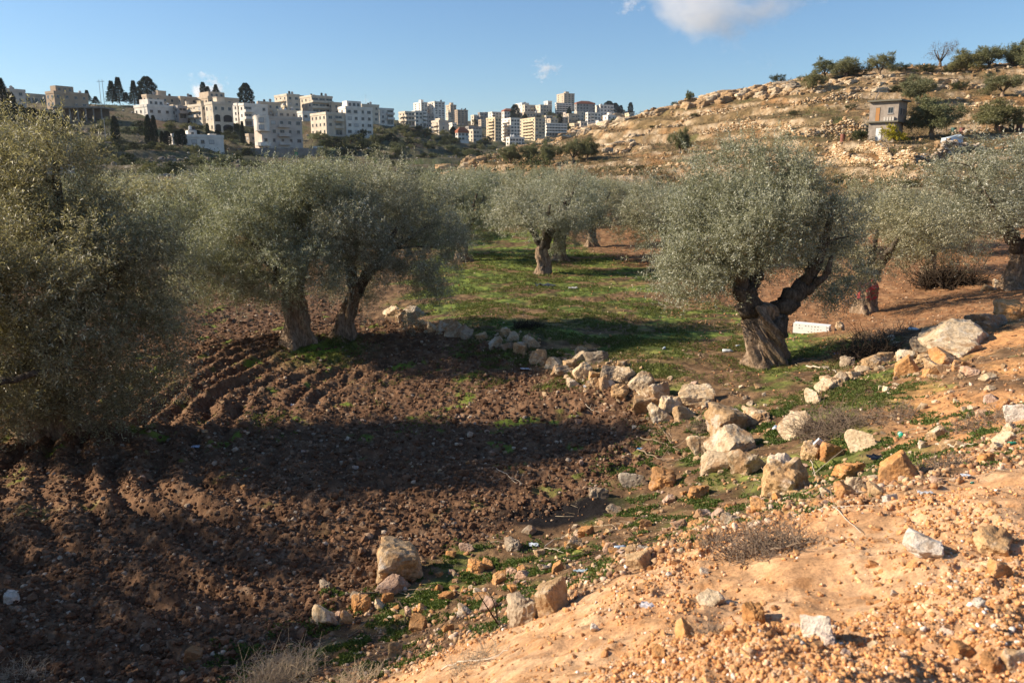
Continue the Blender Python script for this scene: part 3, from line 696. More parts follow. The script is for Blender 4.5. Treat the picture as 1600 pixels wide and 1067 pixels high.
spots = [(300,395,210,283),(205,400,200,275),(640,400,160,270),(560,372,150,262),(455,372,170,256),(380,368,170,250),(130,385,180,262),(1250,400,150,300),(1130,395,130,285),(1500,400,130,310),(1400,392,140,292),
         (640,352,110,268),(700,345,95,266),(760,348,100,262),(835,350,110,262),(905,346,90,268),(965,352,110,276),(1040,352,120,280),(1110,350,110,288),(1190,350,110,292),(1280,352,110,296),(1380,352,120,290),(1480,352,110,305),(1580,352,120,300),
         (250,350,110,266),(330,350,110,268),(410,348,100,264),(490,350,110,264),(560,346,100,264),(60,350,120,270),(150,350,110,270),
         (590,328,70,270),(650,326,66,268),(705,325,60,266),(742,322,62,262),(790,322,70,258),(850,322,64,262),(905,322,60,268),(960,325,70,275),(1020,325,70,284),(1090,325,70,288),(540,326,66,268),(480,326,66,267),(420,326,64,266),(350,326,66,268),(290,326,64,268),(230,326,66,268),(170,326,64,270),(110,326,64,270),
         (724,312,46,264),(764,310,44,262),(800,309,44,256),(835,310,46,262),(690,312,44,270),(650,312,44,272),(610,312,44,274),(570,312,44,272),(880,311,44,270),(930,312,44,276)]
def grove_label(px, py):
    row = 0 if py > 360 else 1 if py > 340 else 2 if py > 320 else 3
    return row, f"round olive tree in the {['nearest', 'second', 'third', 'farthest'][row]} row of the grove behind"
ORD = ['first','second','third','fourth','fifth','sixth','seventh','eighth','ninth','tenth','eleventh','twelfth','thirteenth','fourteenth','fifteenth','sixteenth','seventeenth','eighteenth','nineteenth','twentieth']
TENS = ['twenty','thirty','forty','fifty','sixty','seventy','eighty','ninety']
def ordw(i):
    if i < 20: return ORD[i]
    n = i + 1; t = TENS[n // 10 - 2]; return t + '-' + ORD[n % 10 - 1] if n % 10 else t[:-1] + 'ieth'
def rank(items, key):          # rank from the left within each key
    out = {}; g = {}
    for i, it in enumerate(items): g.setdefault(key(it), []).append((it[0], i))
    for v in g.values():
        for n, (_, i) in enumerate(sorted(v)): out[i] = n
    return out
GR = rank(spots, lambda s: grove_label(s[0], s[1])[0])
for i, (px, py, w, tp) in enumerate(spots):
    k = i % 3; glb = grove_label(px, py)[1] + f', {ordw(GR[i])} from the left'; px += rg.uniform(-9, 9)
    place(FPM[k], glb, px, py, w * rg.uniform(.95, 1.12), tp + rg.uniform(-3, 4), rg.uniform(0, 6.28), 'olive trees of the grove behind', first=not used[k]); used[k] = True
# trees standing left of the frame whose long shadows cross the ploughed soil
for i, (x, y, s, h) in enumerate([(-13.2, 8.3, 2.6, 5.0), (-11.2, 6.2, 2.5, 5.0), (-9.8, 2.6, 2.3, 4.6), (-19, 8, 3, 6)]):
    r = copy_thing(PA if i % 2 else PB, 'olive_tree', (x, y, H1(x, y)), i * 1.3, s / 2.3, h / 4.6 / (s / 2.3)); tag(r, 'olive tree of the grove standing beyond the left edge of the picture', 'tree', 'olive trees left of the frame')

# ------------------------------------------------------------------ trees and shrubs of the right hillside
HS = far_proto(61, M=200, per=15, low=.8, ll=.17, lw=.07); HS2 = far_proto(62, M=150, per=13, low=1.1, ll=.17, lw=.07); BU = far_proto(63, R_=2.3, H_=4.6, low=.1, M=130, per=13, tr=.15, m=M_SHRUB)
def hplace(proto, label, px, py, wpx, hpx, rz=0, first=False, name='olive_tree', cat='tree', group=None):
    a, b, c = Tz(px, py); s = wpx * b / F / 5.7; h = hpx * b / F / 4.9
    r = proto if first else copy_thing(proto, name, (a, b, c)); r.name = name
    r.location = (a, b, c - .1 * h); r.rotation_euler = (0, 0, rz); r.scale = (s, s, h); tag(r, label, cat, group); return r
for i, (px, py, w, h, lb, pr) in enumerate([
    (797,257,36,30,'leftmost of the small round olive trees in a row on the lower slope',HS),
    (826,254,34,26,'low round olive tree second from the left in the row on the lower slope',HS2),
    (859,256,34,34,'round olive tree in the middle of the row, standing clear with a thick trunk',HS),
    (896,253,44,36,'leaning olive tree fourth in the row, with a wide tilted crown',HS2),
    (918,250,36,33,'last olive tree on the right of the row on the lower slope',HS),
    (1062,242,36,38,'lone small olive tree on dry grass halfway up the slope',HS),
    (1268,144,44,28,'olive tree just under the rocky crest, above the pale ledge',HS2),
    (1432,163,56,40,'dense round olive tree right above the two-storey hut',HS),
    (1455,218,84,60,'large olive tree against the right side of the two-storey hut',HS),
    (1556,208,78,46,'olive tree on the terrace by the plastic barrels',HS),
    (1566,150,62,34,'wide olive tree high on the slope near the right edge',HS2),
    (1288,124,40,30,'ragged olive tree on the skyline, leftmost of the cluster above the hut',HS2),
    (1322,123,50,32,'fullest olive tree of the skyline cluster above the hut',HS),
    (1374,120,46,34,'olive tree at the right end of the skyline cluster',HS2),
    (1510,112,56,34,'first olive tree of the skyline line in the top right',HS),
    (1545,108,52,36,'second olive tree of the skyline line in the top right',HS2),
    (1582,105,50,40,'third olive tree of the skyline line, close to the right edge',HS),
    (1612,106,56,44,'olive tree of the skyline cut by the right edge',HS2),
    (1019,171,12,14,'tiny lone tree on the crest, far left of the ridge',HS2),
    (1077,161,14,18,'small windswept tree on the crest beside a low bush',HS)]):
    hplace(pr, lb, px, py, w, h, i * 1.1, first=(i in (0, 1)))
SHR = [(1055,165,16,10),(1150,135,26,16),(1176,132,26,18),(1198,130,20,8),(1216,131,26,16),(1345,222,26,18),(1138,232,30,14),(1405,112,30,14),(1445,112,40,16),(1490,110,40,18),(1350,118,26,14),(1000,176,14,8),
      (1020,196,14,7),(1085,185,16,8),(960,192,16,8),(1230,212,18,8),(1240,178,20,8),(1330,168,20,9),(1500,140,30,14),(1400,140,24,12),(1478,190,26,12),(1540,175,24,10),(1180,262,20,8),(1100,270,18,8),(1000,262,16,7),(1310,285,26,10),(1470,262,34,12),(1520,285,40,14),(1570,262,36,14),(1420,290,30,12)]
zone = lambda s: 'at the crest of the right hillside' if s[1] < 140 + max(0, (1250 - s[0]) * .2) else ('high on the right hillside' if s[1] < 215 else 'at the foot of the right hillside')
SR = rank(SHR, zone)
for i, (px, py, w, h) in enumerate(SHR):
    hplace(BU, f'low dark shrub {zone(SHR[i])}, {ordw(SR[i])} from the left', px, py, w, h, i * .9, first=i == 0, name='shrub', cat='shrub', group='shrubs on the right hillside')
bt = far_proto(64, M=90, per=8, m=M_GREY, low=1.2, ll=.1, lw=.03); hplace(bt, 'bare grey winter tree on the skyline, taller than the olives round it', 1468, 106, 52, 42, 0, True, 'bare_tree')
fg = far_proto(65, M=90, per=9, m=M_YELLOW, low=.3, ll=.2, lw=.12, tr=.12); hplace(fg, 'yellow-green fig bush in front of the hut, on the terrace wall', 1396, 224, 42, 29, 0, True, 'fig_bush', 'shrub')
hplace(BU, 'fresh green bush at the left foot of the two-storey hut', 1340, 223, 24, 17, 0, name='shrub', cat='shrub')

# ------------------------------------------------------------------ the left slope: cypresses, pines, olives
def conifer_proto(seed, rad, nn, per, ll, lw, cone=True, name='cypress_tree'):
    rng = np.random.RandomState(seed); H_ = 10.0
    z = rng.rand(nn) ** .9 * H_ * .96 + .3; t_ = z / H_
    rr = rad * (np.sin(np.clip(t_ * .80 + .20, 0, 1) * math.pi) ** .8 if not cone else (1 - t_) ** 1.15 * (1 + .35 * np.sin(z * 5.5)) + .04)
    a = rng.rand(nn) * 6.283; f = .55 + .45 * rng.rand(nn) ** .5
    f = f * (1 + .22 * np.sin(a * 3 + z * 2.2)); c = np.stack([np.cos(a) * rr * f, np.sin(a) * rr * f, z], 1)
    d = np.stack([np.cos(a), np.sin(a), np.full(nn, 1.3 if not cone else .25)], 1) + rng.normal(size=(nn, 3)) * .3; d /= np.linalg.norm(d, axis=1)[:, None]
    V, Q, var = leaves(c, d, np.full(nn, .55), per, ll, lw, rng, .6)
    t = thing(name, 'x', 'tree'); link('crown', quick_mesh('crown', V, Q, False, [M_DARKT], fattr=var), t)
    v, q = tube([(0,0,-.3),(0,0,5),(0,0,9.3)], [.22,.14,.03], 7); link('trunk', quick_mesh('trunk', v, q, True, [M_BARKD]), t); return t
CY = conifer_proto(71, .95, 1500, 7, .30, .10, False); PI_ = conifer_proto(72, 2.6, 1700, 8, .42, .10, True, 'pine_tree'); CB = conifer_proto(73, 2.2, 1700, 8, .4, .14, False, 'pine_tree')
def cplace(proto, label, px, base, top, rad, d, first=False, wpx=None, group=None):
    d = row_depth(px, base, d); a, b, c = P(px, base, d); s = (base - top) * d / F / 10; w = s if not wpx else wpx * d / F / (2 * rad) / .98
    r = proto if first else copy_thing(proto, proto.name.split('.')[0], (a, b, c)); r.location = (a, b, c); r.scale = (w, w, s); tag(r, label, 'tree', group); return r
for i, (px, b, tp, w, d, lb, pr) in enumerate([
    (8,196,130,13,170,'tallest dark cypress against the pale block at the left edge',CY),(21,198,150,14,165,'second dark cypress, right of the tallest one at the left edge',CY),
    (34,200,168,16,180,'short broad cypress at the end of the left edge group',CY),(52,202,172,22,176,'dark bushy cypress below the long ribbed building',CY),(70,204,176,14,178,'narrow cypress under the open concrete frame',CY),(86,214,180,24,170,'dark full cypress left of the dry terraces',CY),
    (176,161,130,17,330,'left one of the pair of tall pines on the skyline',PI_),(187,161,125,19,332,'taller right one of the pair of tall pines on the skyline',PI_),(198,160,146,12,332,'small pine between the tall pines and the pointed one',PI_),
    (211,165,130,16,325,'pointed lone pine on the skyline left of the broad one',PI_),(231,156,124,24,330,'broad leaning pine with a rounded top on the skyline',CB),(221,164,148,12,325,'small dark pine at the left foot of the broad one',PI_),
    (137,160,143,12,335,'pine just right of the brown block with the white panel',PI_),(150,163,152,12,335,'low pine beside the utility poles',PI_),
    (318,150,131,7,345,'thin cypress in front of the little cloud',CY),(325,151,137,6,345,'short cypress beside the thin one in front of the cloud',CY),(338,151,134,12,345,'pine with sparse top behind the arched building roof',PI_),
    (385,165,134,19,335,'big dark cypress-shaped tree between the arched building and the white block',CB),
    (182,226,186,9,225,'tall narrow cypress alone on the left terraces',CY),(234,228,184,11,228,'brownish cypress of the pair above the white villa',CB),(243,229,185,7,228,'slim taller cypress of the pair above the white villa',CY),
    (254,226,207,5,232,'small cypress at the left end of the white villa',CY),(262,227,207,10,232,'bushy cypress in front of the white villa, left part',CY),(278,227,207,8,232,'cypress in front of the white villa, near its door',CY),(286,228,204,9,232,'taller cypress in front of the white villa door',CY),
    (310,227,206,7,232,'cypress beside the right wing of the white villa',CY),(326,226,196,5,232,'needle-thin cypress right of the villa door',CY),(341,227,206,9,232,'cypress at the right end of the white villa',CY),(380,226,193,5,235,'needle-thin cypress left of the round-cornered block',CY),
    (463,174,156,8,318,'pointed cypress between the two beige blocks on the ridge',CY),(708,211,199,8,380,'dark round cypress among the houses in the valley',CB),(805,188,166,11,740,'pointed dark cypress beside the red-roofed house in the city',CY),
    (951,176,160,16,820,'dark clump of pines by the pale block on the city skyline',CB),(961,178,163,12,820,'dark pine right of the clump on the city skyline',CB),(970,177,166,5,820,'small pointed pine on the city skyline',CY),(985,177,162,6,820,'pointed cypress at the right end of the city skyline',CY),
    (889,190,170,7,790,'dark cypress below the large beige tower',CB),(820,195,180,9,760,'dark tree among the city roofs in the middle',CB),(874,196,180,8,760,'dark tree left of the glassy block in the city',CB)]):
    cplace(pr, lb, px, b, tp, 0.95 if pr is CY else (2.6 if pr is PI_ else 2.2), d, first=(i in (0, 6, 10)), wpx=w)
FO = far_proto(66, M=60, per=9, n=7, ll=.30, lw=.13, low=.5, tr=.2, sig=.3); FO2 = far_proto(67, M=55, per=9, n=7, ll=.32, lw=.14, low=.3, tr=.2, sig=.3, m=M_SHRUB)
rg = random.Random(12); n_ = 0
explicit = [(150,216,26,14),(110,206,18,12),(168,197,22,14),(217,204,20,12),(195,203,16,10),(270,204,20,14),(300,197,18,10),(130,227,34,16),(155,236,44,18),(188,228,26,14),(210,232,24,12),(232,234,22,12),(252,234,22,12),
  (178,252,40,20),(235,266,32,24),(262,270,30,22),(285,268,24,20),(205,250,26,18),(222,252,20,14),(312,255,34,18),(315,264,20,14),(345,230,20,11),(365,205,20,12),(357,218,24,14),(300,234,26,12),(270,234,20,12),
  (48,180,22,14),(68,186,26,14),(60,175,18,10),(100,218,26,14),(90,170,18,8),(382,236,20,12),(410,235,24,12),(350,262,20,10),(480,236,20,12),(492,234,18,10),(500,190,26,16),(515,200,30,12),(505,216,20,10),(530,206,18,12),(520,222,30,12),(548,220,26,12),(560,224,20,10),(575,220,16,8),(590,228,22,10),(608,216,20,10),(625,222,22,12),(640,224,20,9),
  (595,205,26,14),(612,206,22,12),(630,204,26,12),(650,205,26,12),(664,211,22,12),(680,215,14,10),(635,212,14,9),(642,208,12,10),(655,222,14,8),(667,226,12,9),(675,228,12,8),(690,224,12,11),(698,222,12,9),(702,234,14,9),(715,232,10,9),(724,234,14,9),(712,221,12,7),(696,218,14,9),(722,218,14,8),(752,230,14,11),(745,240,16,8),(653,264,18,10),(735,214,12,8),(760,226,14,10),(770,232,16,8),
  (845,200,14,8),(860,196,14,8),(900,200,14,8),(905,197,14,9),(885,205,16,8),(930,200,12,6),(870,205,16,8),(920,186,12,6),(838,186,12,6),(860,180,12,6),(745,195,14,9),(750,190,12,8),(990,176,10,5),(835,170,8,5),(900,176,8,5),(660,246,14,8),(612,260,16,8),(580,245,12,6),(540,250,16,8),(470,262,14,7),(400,262,20,10),(440,260,12,6),(60,228,34,18),(80,240,30,16)]
def slope_zone(px, py):
    if px < 140: return 'below the open concrete frame'
    if px < 255: return 'on the terraces left of the white villa' if py < 240 else 'on the rocky slope under the left terraces'
    if px < 350: return 'around the white villa' if py < 240 else 'in the hollow under the white villa'
    if px < 478: return 'by the round-cornered block and its long wall'
    if px < 590: return 'below the long cream block' if py < 228 else 'on dark grass right of the long wall'
    if px < 650: return 'under the pale end block'
    if px < 710: return 'on the open slope before the tall towers'
    if px < 790: return 'in the valley before the balconied blocks'
    return 'among the houses of the distant town'
sl = [(px, py, w, h, None) for px, py, w, h in explicit]
for i in range(120):
    px = rg.choice([rg.uniform(60, 420), rg.uniform(480, 770)]); py = rg.uniform(196, 262) if px < 420 else rg.uniform(205, 245); w = rg.uniform(9, 22); sl.append((px, py, w, w * rg.uniform(.45, .75), 1))
KINDS = ['round pale olive', 'dark bushy tree']
kind_of = [(i * 7 // 3) % 2 for i in range(len(sl))]; kind_of[0], kind_of[1] = 0, 1
keyf = {}; SLR = {}
for kk in (0, 1):
    ids = [i for i in range(len(sl)) if kind_of[i] == kk]; r_ = rank([sl[i] for i in ids], lambda s: slope_zone(s[0], s[1]))
    for j, i in enumerate(ids): SLR[i] = r_[j]
for i, (px, py, w, h, _) in enumerate(sl):
    a, b, c = Tz(px, py + 1); s = w * b / F / 4.7; hh = h * b / F / 4.7; kk = kind_of[i]; pr = (FO, FO2)[kk]
    r = pr if i < 2 else copy_thing(pr, 'hill_tree', (a, b, c)); r.name = 'hill_tree'; r.location = (a, b, c - hh * .3); r.scale = (s, s, hh); r.rotation_euler = (0, 0, i * 1.7)
    tag(r, f'small {KINDS[kk]} {slope_zone(px, py)}, {ordw(SLR[i])} from left', 'tree', KINDS[kk] + 's dotting the far slope')

# low scrub and dry grass that nobody could count
def scrub(name, n, d0, d1, u0, u1, L_, ll, lw, m, seed, thr, sc, per=7):
    rng = np.random.RandomState(seed); d = np.exp(rng.uniform(math.log(d0), math.log(d1), n)); u = rng.uniform(u0, u1, n); X, Y = u * d, d
    keep = fbm(X, Y, sc, 3, 600 + seed) + .12 * rng.normal(size=n) > thr; X, Y = X[keep], Y[keep]; Z = full_h(X, Y); N = len(X)
    c = np.stack([X, Y, Z], 1); dr = rng.normal(size=(N, 3)); dr[:, 2] = np.abs(dr[:, 2]) + .7; dr /= np.linalg.norm(dr, axis=1)[:, None]
    V, Q, var = leaves(c, dr, L_ * (.5 + rng.rand(N)), per, ll, lw, rng, .7); o = link(name, quick_mesh(name, V, Q, False, [m], fattr=var)); o['kind'] = 'stuff'
M_SCRUB = leaf_mat('scrub', (.07, .052, .028), (.15, .11, .055), (.26, .20, .11), .1, .9, .1)
scrub('hillside_scrub', 30000, 66, 200, -.1, .85, .55, .22, .07, M_SCRUB, 1, -.02, 6)
scrub('hillside_green_scrub', 12000, 66, 200, -.1, .85, .7, .24, .09, M_SHRUB, 2, .12, 3.5)
scrub('far_slope_scrub', 26000, 110, 420, -.75, .05, 1.1, .45, .17, M_SHRUB, 3, .02, 12)
# ------------------------------------------------------------------ rocks
import bmesh
def ico(sub):
    bm = bmesh.new(); bmesh.ops.create_icosphere(bm, subdivisions=sub, radius=1.0)
    V = np.array([v.co[:] for v in bm.verts]); Fc = np.array([[v.index for v in f.verts] for f in bm.faces]); bm.free(); return V, Fc
def n3(p, seed):
    return pn(p[:, 0] + seed, p[:, 1] + p[:, 2] * 1.7, seed) + pn(p[:, 2] - seed, p[:, 0] - p[:, 1] * 1.3, seed + 3)
def rock_arr(seed, sub=4, facets=13, rough=.07, soft=.5):
    rng = np.random.RandomState(seed); V, Fc = ico(sub); N = V / np.linalg.norm(V, axis=1)[:, None]
    pl = rng.normal(size=(facets, 3)); pl[:6] = np.array([[1,0,0],[-1,0,0],[0,1,0],[0,-1,0],[0,0,1],[0,0,-1]]) + rng.normal(size=(6, 3)) * .28; pl /= np.linalg.norm(pl, axis=1)[:, None]; dd = .62 + .3 * rng.rand(facets); dd[6:] += .18; dd[:6] = .55 + .30 * rng.rand(6)
    dot = N @ pl.T; r = np.where(dot > .08, dd[None] / np.maximum(dot, .08), 9)
    r = np.minimum(r, 3); mn = r.min(1); r = mn - np.log(np.exp(-(r - mn[:, None]) * 9 / soft).sum(1)) * soft / 9
    r = np.clip(r, .42, 1.5)
    r = r * (1 + rough * 1.6 * n3(N * 1.7, seed) + rough * n3(N * 4.5, seed + 7) + rough * .45 * n3(N * 11, seed + 13) - rough * .8 * np.maximum(0, .25 - np.abs(n3(N * 2.6, seed + 29))) * 2)
    return N * r[:, None], Fc
def rock_mat(name, a, b, c, pale=(.62, .55, .46), bump=.02):
    m = mat(name, rough=.92, spec=.15); t = NT(m); p = t.pos(); oi = t.new('ShaderNodeObjectInfo')
    n = t.noise(7, 6, p, .65); col = t.ramp(n, [(.3, a), (.5, b), (.7, c)])
    n2 = t.noise(26, 5, p, .7); col = t.mix(1.0, col, t.ramp(n2, [(.3, g3(.55)), (.52, g3(1.1)), (.75, g3(1.3))]), 'MULTIPLY')
    n4 = t.noise(3.1, 5, p, .7); col = t.mix(t.ramp(n4, [(.54, g3(0)), (.64, g3(.8))]), col, pale)
    v = t.ramp(oi.outputs['Random'], [(0, (.82, .8, .78)), (.5, g3(1.0)), (1, (1.15, 1.08, .98))]); col = t.mix(1.0, col, v, 'MULTIPLY')
    n5 = t.noise(1.9, 6, p, .75); col = t.mix(t.ramp(n5, [(.52, g3(0)), (.60, g3(.75))]), col, (.30, .165, .075)); t.l(col, t.b.inputs['Base Color']); t.bump(n2, 1.0, bump); return m
RM = {'tan': rock_mat('rock_tan', (.27, .17, .085), (.45, .30, .16), (.56, .41, .25)),
      'pale': rock_mat('rock_pale', (.34, .24, .14), (.52, .40, .26), (.62, .51, .36), (.66, .58, .46)),
      'white': rock_mat('rock_white', (.42, .34, .25), (.56, .49, .40), (.66, .61, .54), (.70, .66, .60)),
      'orange': rock_mat('rock_orange', (.36, .16, .055), (.50, .26, .10), (.60, .36, .18), (.56, .38, .24)),
      'pink': rock_mat('rock_pinkish', (.32, .19, .125), (.46, .31, .22), (.58, .44, .34), (.60, .50, .42)),
      'grey': rock_mat('rock_grey', (.19, .14, .10), (.31, .245, .175), (.42, .345, .255), (.48, .41, .31))}
ROCKS = {}
for k_, m_ in RM.items():
    L_ = []
    for i in range(5):
        V, Fc = rock_arr(i * 11 + len(k_), 4, 8 + i, .05 + .02 * (i % 3), .25 + .12 * (i % 3)); V = (V - (V.max(0) + V.min(0)) / 2) / ((V.max(0) - V.min(0)) / 2); L_.append(quick_mesh('rock_' + k_, V, Fc, i % 2 == 1 and False, [m_]))
    ROCKS[k_] = L_
def rock(px, py, w, h, tone, label, k=0, name='rock', dp=.85, sink=.72, group=None, cat='rock'):
    x, y, z = hit(px, py + h * .42); d = y
    a = w * d / F / 1.85; c = h * d / F / 1.5
    o = link(name, ROCKS[tone][k % 5]); rr = (k * 2.399) % 6.28
    o.rotation_euler = ((k * 1.7) % .5 - .25, (k * 2.3) % .44 - .22, rr % .9 - .45 + (3.14 if k % 2 else 0)); o.scale = (a, max(a * (.65 + (k * .37) % .4), c * .7), c)
    o.location = (x, y + a * .5, z + c * (sink - .47)); tag(o, label, cat, group); return o
nm = {'tan':'tan','pale':'pale cream','white':'whitish','orange':'orange','pink':'pinkish','grey':'dark grey'}
BIG = [(626,883,84,62,'tan','large rounded tan boulder alone at the edge of the ploughed soil, above a pinkish stone',1),(610,918,50,29,'pink','flat pinkish stone lying against the front of the large lone boulder',3),
 (1239,750,82,60,'tan','biggest round tan boulder below the end of the stone wall, veined with dry roots',2),(1411,731,66,52,'orange','sharp angular orange boulder at the top edge of the dirt bank',0),
 (1505,525,100,42,'pale','long pale orange boulder, biggest of the heap on the right',3),(1502,541,64,32,'pale','broad boulder leaning under the long one in the right heap',1),(1550,503,56,28,'grey','shaded brown boulder behind the long one in the right heap',4),(1588,488,48,30,'orange','sunlit boulder at the right edge behind the heap',2),  # boulder behind the long one: its shade put into a darker tone
 (1483,560,44,26,'orange','round ochre boulder at the front foot of the long boulder',4),(1421,573,40,34,'orange','squarish ochre boulder standing alone left of the right heap',0),(1449,536,38,28,'grey','dark grey slab leaning at the left end of the long boulder',0),
 (1353,687,50,38,'pale','pale blocky boulder among the weeds left of the green can',0),(1246,661,44,46,'pale','tall pale boulder leaning at the near end of the white stone line',1),(1283,990,50,56,'white','bright white angular stone in the gravel at the bottom right',0),
 (1447,860,58,44,'white','large white-topped stone half buried in the sunlit bank',3),(1572,848,66,34,'tan','flat brown slab of rock on the bank near the right edge',2),(1563,890,36,34,'orange','orange lump below the flat slab near the right edge',1),
 (860,953,54,66,'tan','big rough upright rock at the dark foot of the sandy bank',0),(815,972,56,52,'grey','dark mossy slab leaning left of the rough upright rock',2),(998,880,48,34,'tan','angular tan rock sticking out of the crest of the bank',0),
 (1183,941,40,38,'orange','smooth round tan cobble on the gravelly bank',2),(1113,938,40,24,'pale','pale cobble left of the smooth round one on the bank',1),(1072,990,32,44,'orange','dark-sided orange stone beside a dry tuft on the bank',4),
 (503,975,44,30,'pale','flat pale stone in the green weeds at the lower edge of the field',0),(562,950,34,27,'orange','rounded orange stone just right of the flat pale one in the weeds',2),(300,1022,30,28,'orange','lone orange stone at the very bottom left',1),(18,937,26,18,'white','pale stone lying alone in the dark soil at the left edge',1),
 (1276,707,40,26,'tan','tan stone carrying the broken white tile',2),(1300,704,36,26,'orange','low orange stone right of the broken tile',1),(1323,768,32,22,'orange','bright orange crumbly stone above the bank crest',4),(1590,647,30,28,'white','white stone at the right edge above the gully',0),
 (1221,958,26,24,'orange','left of two small round cobbles right of the smooth cobble',3),(1244,955,20,22,'pink','right of two small round cobbles right of the smooth cobble',1),(1291,1026,26,20,'pink','pinkish stone right under the bright white angular one',2),(1505,1026,40,26,'orange','left one of three orange stones at the bottom right corner',1),(1550,1044,28,30,'orange','middle one of three orange stones at the bottom right corner',2),(1585,1045,36,32,'tan','right one of three stones at the bottom right corner',4)]
for i, (px, py, w, h, tn, lb, k) in enumerate(BIG): rock(px, py, w, h, tn, lb, k, 'boulder' if w > 38 else 'stone', cat='boulder' if w > 38 else 'stone')
WALL = [(610,487,22,15),(627,498,18,20),(638,489,36,17),(641,503,20,21),(659,508,24,17),(677,509,20,20),(693,512,26,21),(710,513,26,27),(727,521,22,20),(754,527,18,14),(773,534,22,20),(790,522,18,15),(802,528,20,17),(792,541,20,15),(814,544,20,21),(830,538,22,20),(841,560,28,21),(866,568,24,18),(878,584,28,18),(892,573,22,19),(905,560,24,18),(912,549,22,11),(912,580,30,24),(931,562,36,22),(927,585,18,18),(897,598,24,15),(928,600,22,17),(947,600,24,21),(953,585,26,22),(972,570,16,13),
 (972,586,34,22),(973,614,32,22),(1005,597,40,28),(1025,614,40,44),(1006,629,40,36),(1034,648,36,34),(1052,636,36,28),(1069,649,30,24),(1092,621,52,36),(1099,694,38,35),(1146,655,60,42),(1185,653,36,19),(1149,692,66,38),(1141,716,22,18),(1122,728,44,31),(1169,722,52,42)]
SZ = lambda w: 'small' if w < 21 else ('mid-sized' if w < 34 else 'large')
for i, (px, py, w, h) in enumerate(WALL):
    tn = ['pale','tan','pale','grey','tan'][i % 5] if i < 30 else ['pale','tan','pale'][i % 3]
    side = 'far' if i < 23 else 'near'
    n_ = i if i < 23 else len(WALL) - 1 - i
    rock(px, py, w * 1.12, h * 1.12, tn, f'{SZ(w)} {nm[tn]} stone of the low field wall, {ordw(n_)} from its {side} end', i + 1, 'wall_stone', group='stones of the low field wall', cat='stone')
CH = [(1272,622,24,30),(1291,606,26,22),(1302,603,32,20),(1316,591,28,19),(1334,584,26,16),(1349,577,20,14)]
for i, (px, py, w, h) in enumerate(CH): rock(px, py, w, h, 'pale', f'pale stone in the line behind the tall pale boulder, {ordw(i)} from its near end', i, 'stone', group='white line of stones', cat='stone')
MORE = {'beside the boulder heap on the right': [(1363,569,30,24,'tan'),(1384,560,26,21,'tan'),(1418,553,26,17,'pale'),(1443,562,24,17,'tan'),(1504,575,30,18,'orange'),(1460,574,32,16,'tan'),(1457,585,22,16,'orange'),(1477,581,24,15,'pale'),(1519,583,28,14,'pink'),(1549,590,28,11,'pale'),(1326,568,20,18,'grey'),(1450,518,28,15,'tan')],
 'on the soil behind the boulder heap': [(1315,512,16,15,'tan'),(1402,540,15,13,'pale'),(1392,529,12,10,'tan'),(1560,446,14,16,'pale'),(1578,448,20,16,'tan'),(1590,440,18,14,'pale'),(1545,452,20,12,'tan')],
 'in the weedy dip above the bank crest': [(1466,681,30,22,'tan'),(1484,695,26,18,'tan'),(1550,622,22,16,'pink'),(1572,634,22,22,'orange'),(1573,687,32,24,'pale'),(1587,673,28,20,'tan'),(1543,718,24,19,'orange'),(1330,739,46,24,'orange'),(1340,757,40,26,'pale'),(1373,763,36,24,'tan'),(1294,770,24,15,'pale'),(1393,779,20,15,'white'),(1463,753,16,11,'pink'),(1445,700,16,12,'tan'),(1500,700,18,12,'tan'),(1560,700,20,13,'pale'),(1520,640,14,10,'pale'),(1217,783,19,15,'orange'),(1187,796,28,22,'orange'),(1186,783,19,14,'pink'),(1235,790,16,12,'tan')],
 'in the shaded strip between field and bank': [(1038,753,44,30,'orange'),(990,750,44,28,'grey'),(1093,767,34,20,'orange'),(1048,780,24,14,'pink'),(1062,820,26,17,'pink'),(1009,825,21,16,'orange'),(1087,818,21,16,'orange'),(1100,806,28,17,'pink'),(1122,813,22,19,'pink'),(1144,814,30,16,'grey'),(1083,838,30,12,'orange'),(1108,838,18,18,'orange'),(1093,846,21,17,'orange'),(956,857,28,16,'pink'),(898,849,30,22,'tan'),(916,834,26,18,'orange'),(843,862,20,13,'pale'),(826,831,22,12,'grey'),(800,853,30,20,'grey'),(960,800,26,16,'grey'),(935,775,30,20,'grey')],
 'among the green weeds right of the lone boulder': [(729,859,24,17,'pink'),(704,868,18,14,'orange'),(742,888,30,19,'orange'),(762,881,20,17,'orange'),(782,906,25,23,'orange'),(816,903,22,13,'pink'),(764,950,32,21,'pink'),(753,941,26,13,'orange'),(730,941,20,15,'orange'),(726,961,30,17,'tan'),(697,938,24,15,'orange'),(685,925,18,15,'orange'),(660,957,18,14,'orange'),(654,979,32,21,'orange'),(873,889,22,20,'orange'),(637,963,14,18,'pink'),(800,893,20,14,'pink'),(850,885,22,14,'tan'),(700,985,20,14,'orange')],
 'around the flat pinkish stone': [(605,937,22,18,'orange'),(556,940,28,18,'grey'),(593,951,19,18,'pale'),(541,976,24,19,'orange'),(617,1013,28,28,'tan'),(506,918,25,16,'grey'),(527,968,18,12,'pink')],
 'loose on the sunlit gravel of the bank': [(1457,920,16,13,'pink'),(1480,1002,22,16,'pink'),(1525,977,16,15,'white'),(1320,1041,16,15,'pink'),(1241,1038,22,14,'pale'),(1030,1045,26,20,'orange'),(1140,1020,22,18,'orange'),(1350,960,18,14,'orange'),(1400,930,14,10,'white'),(1180,985,20,14,'pale'),(1420,1000,22,16,'orange'),(1365,1015,16,12,'pale'),(1100,900,14,10,'white'),(1045,914,12,9,'white'),(930,1000,16,12,'white')]}
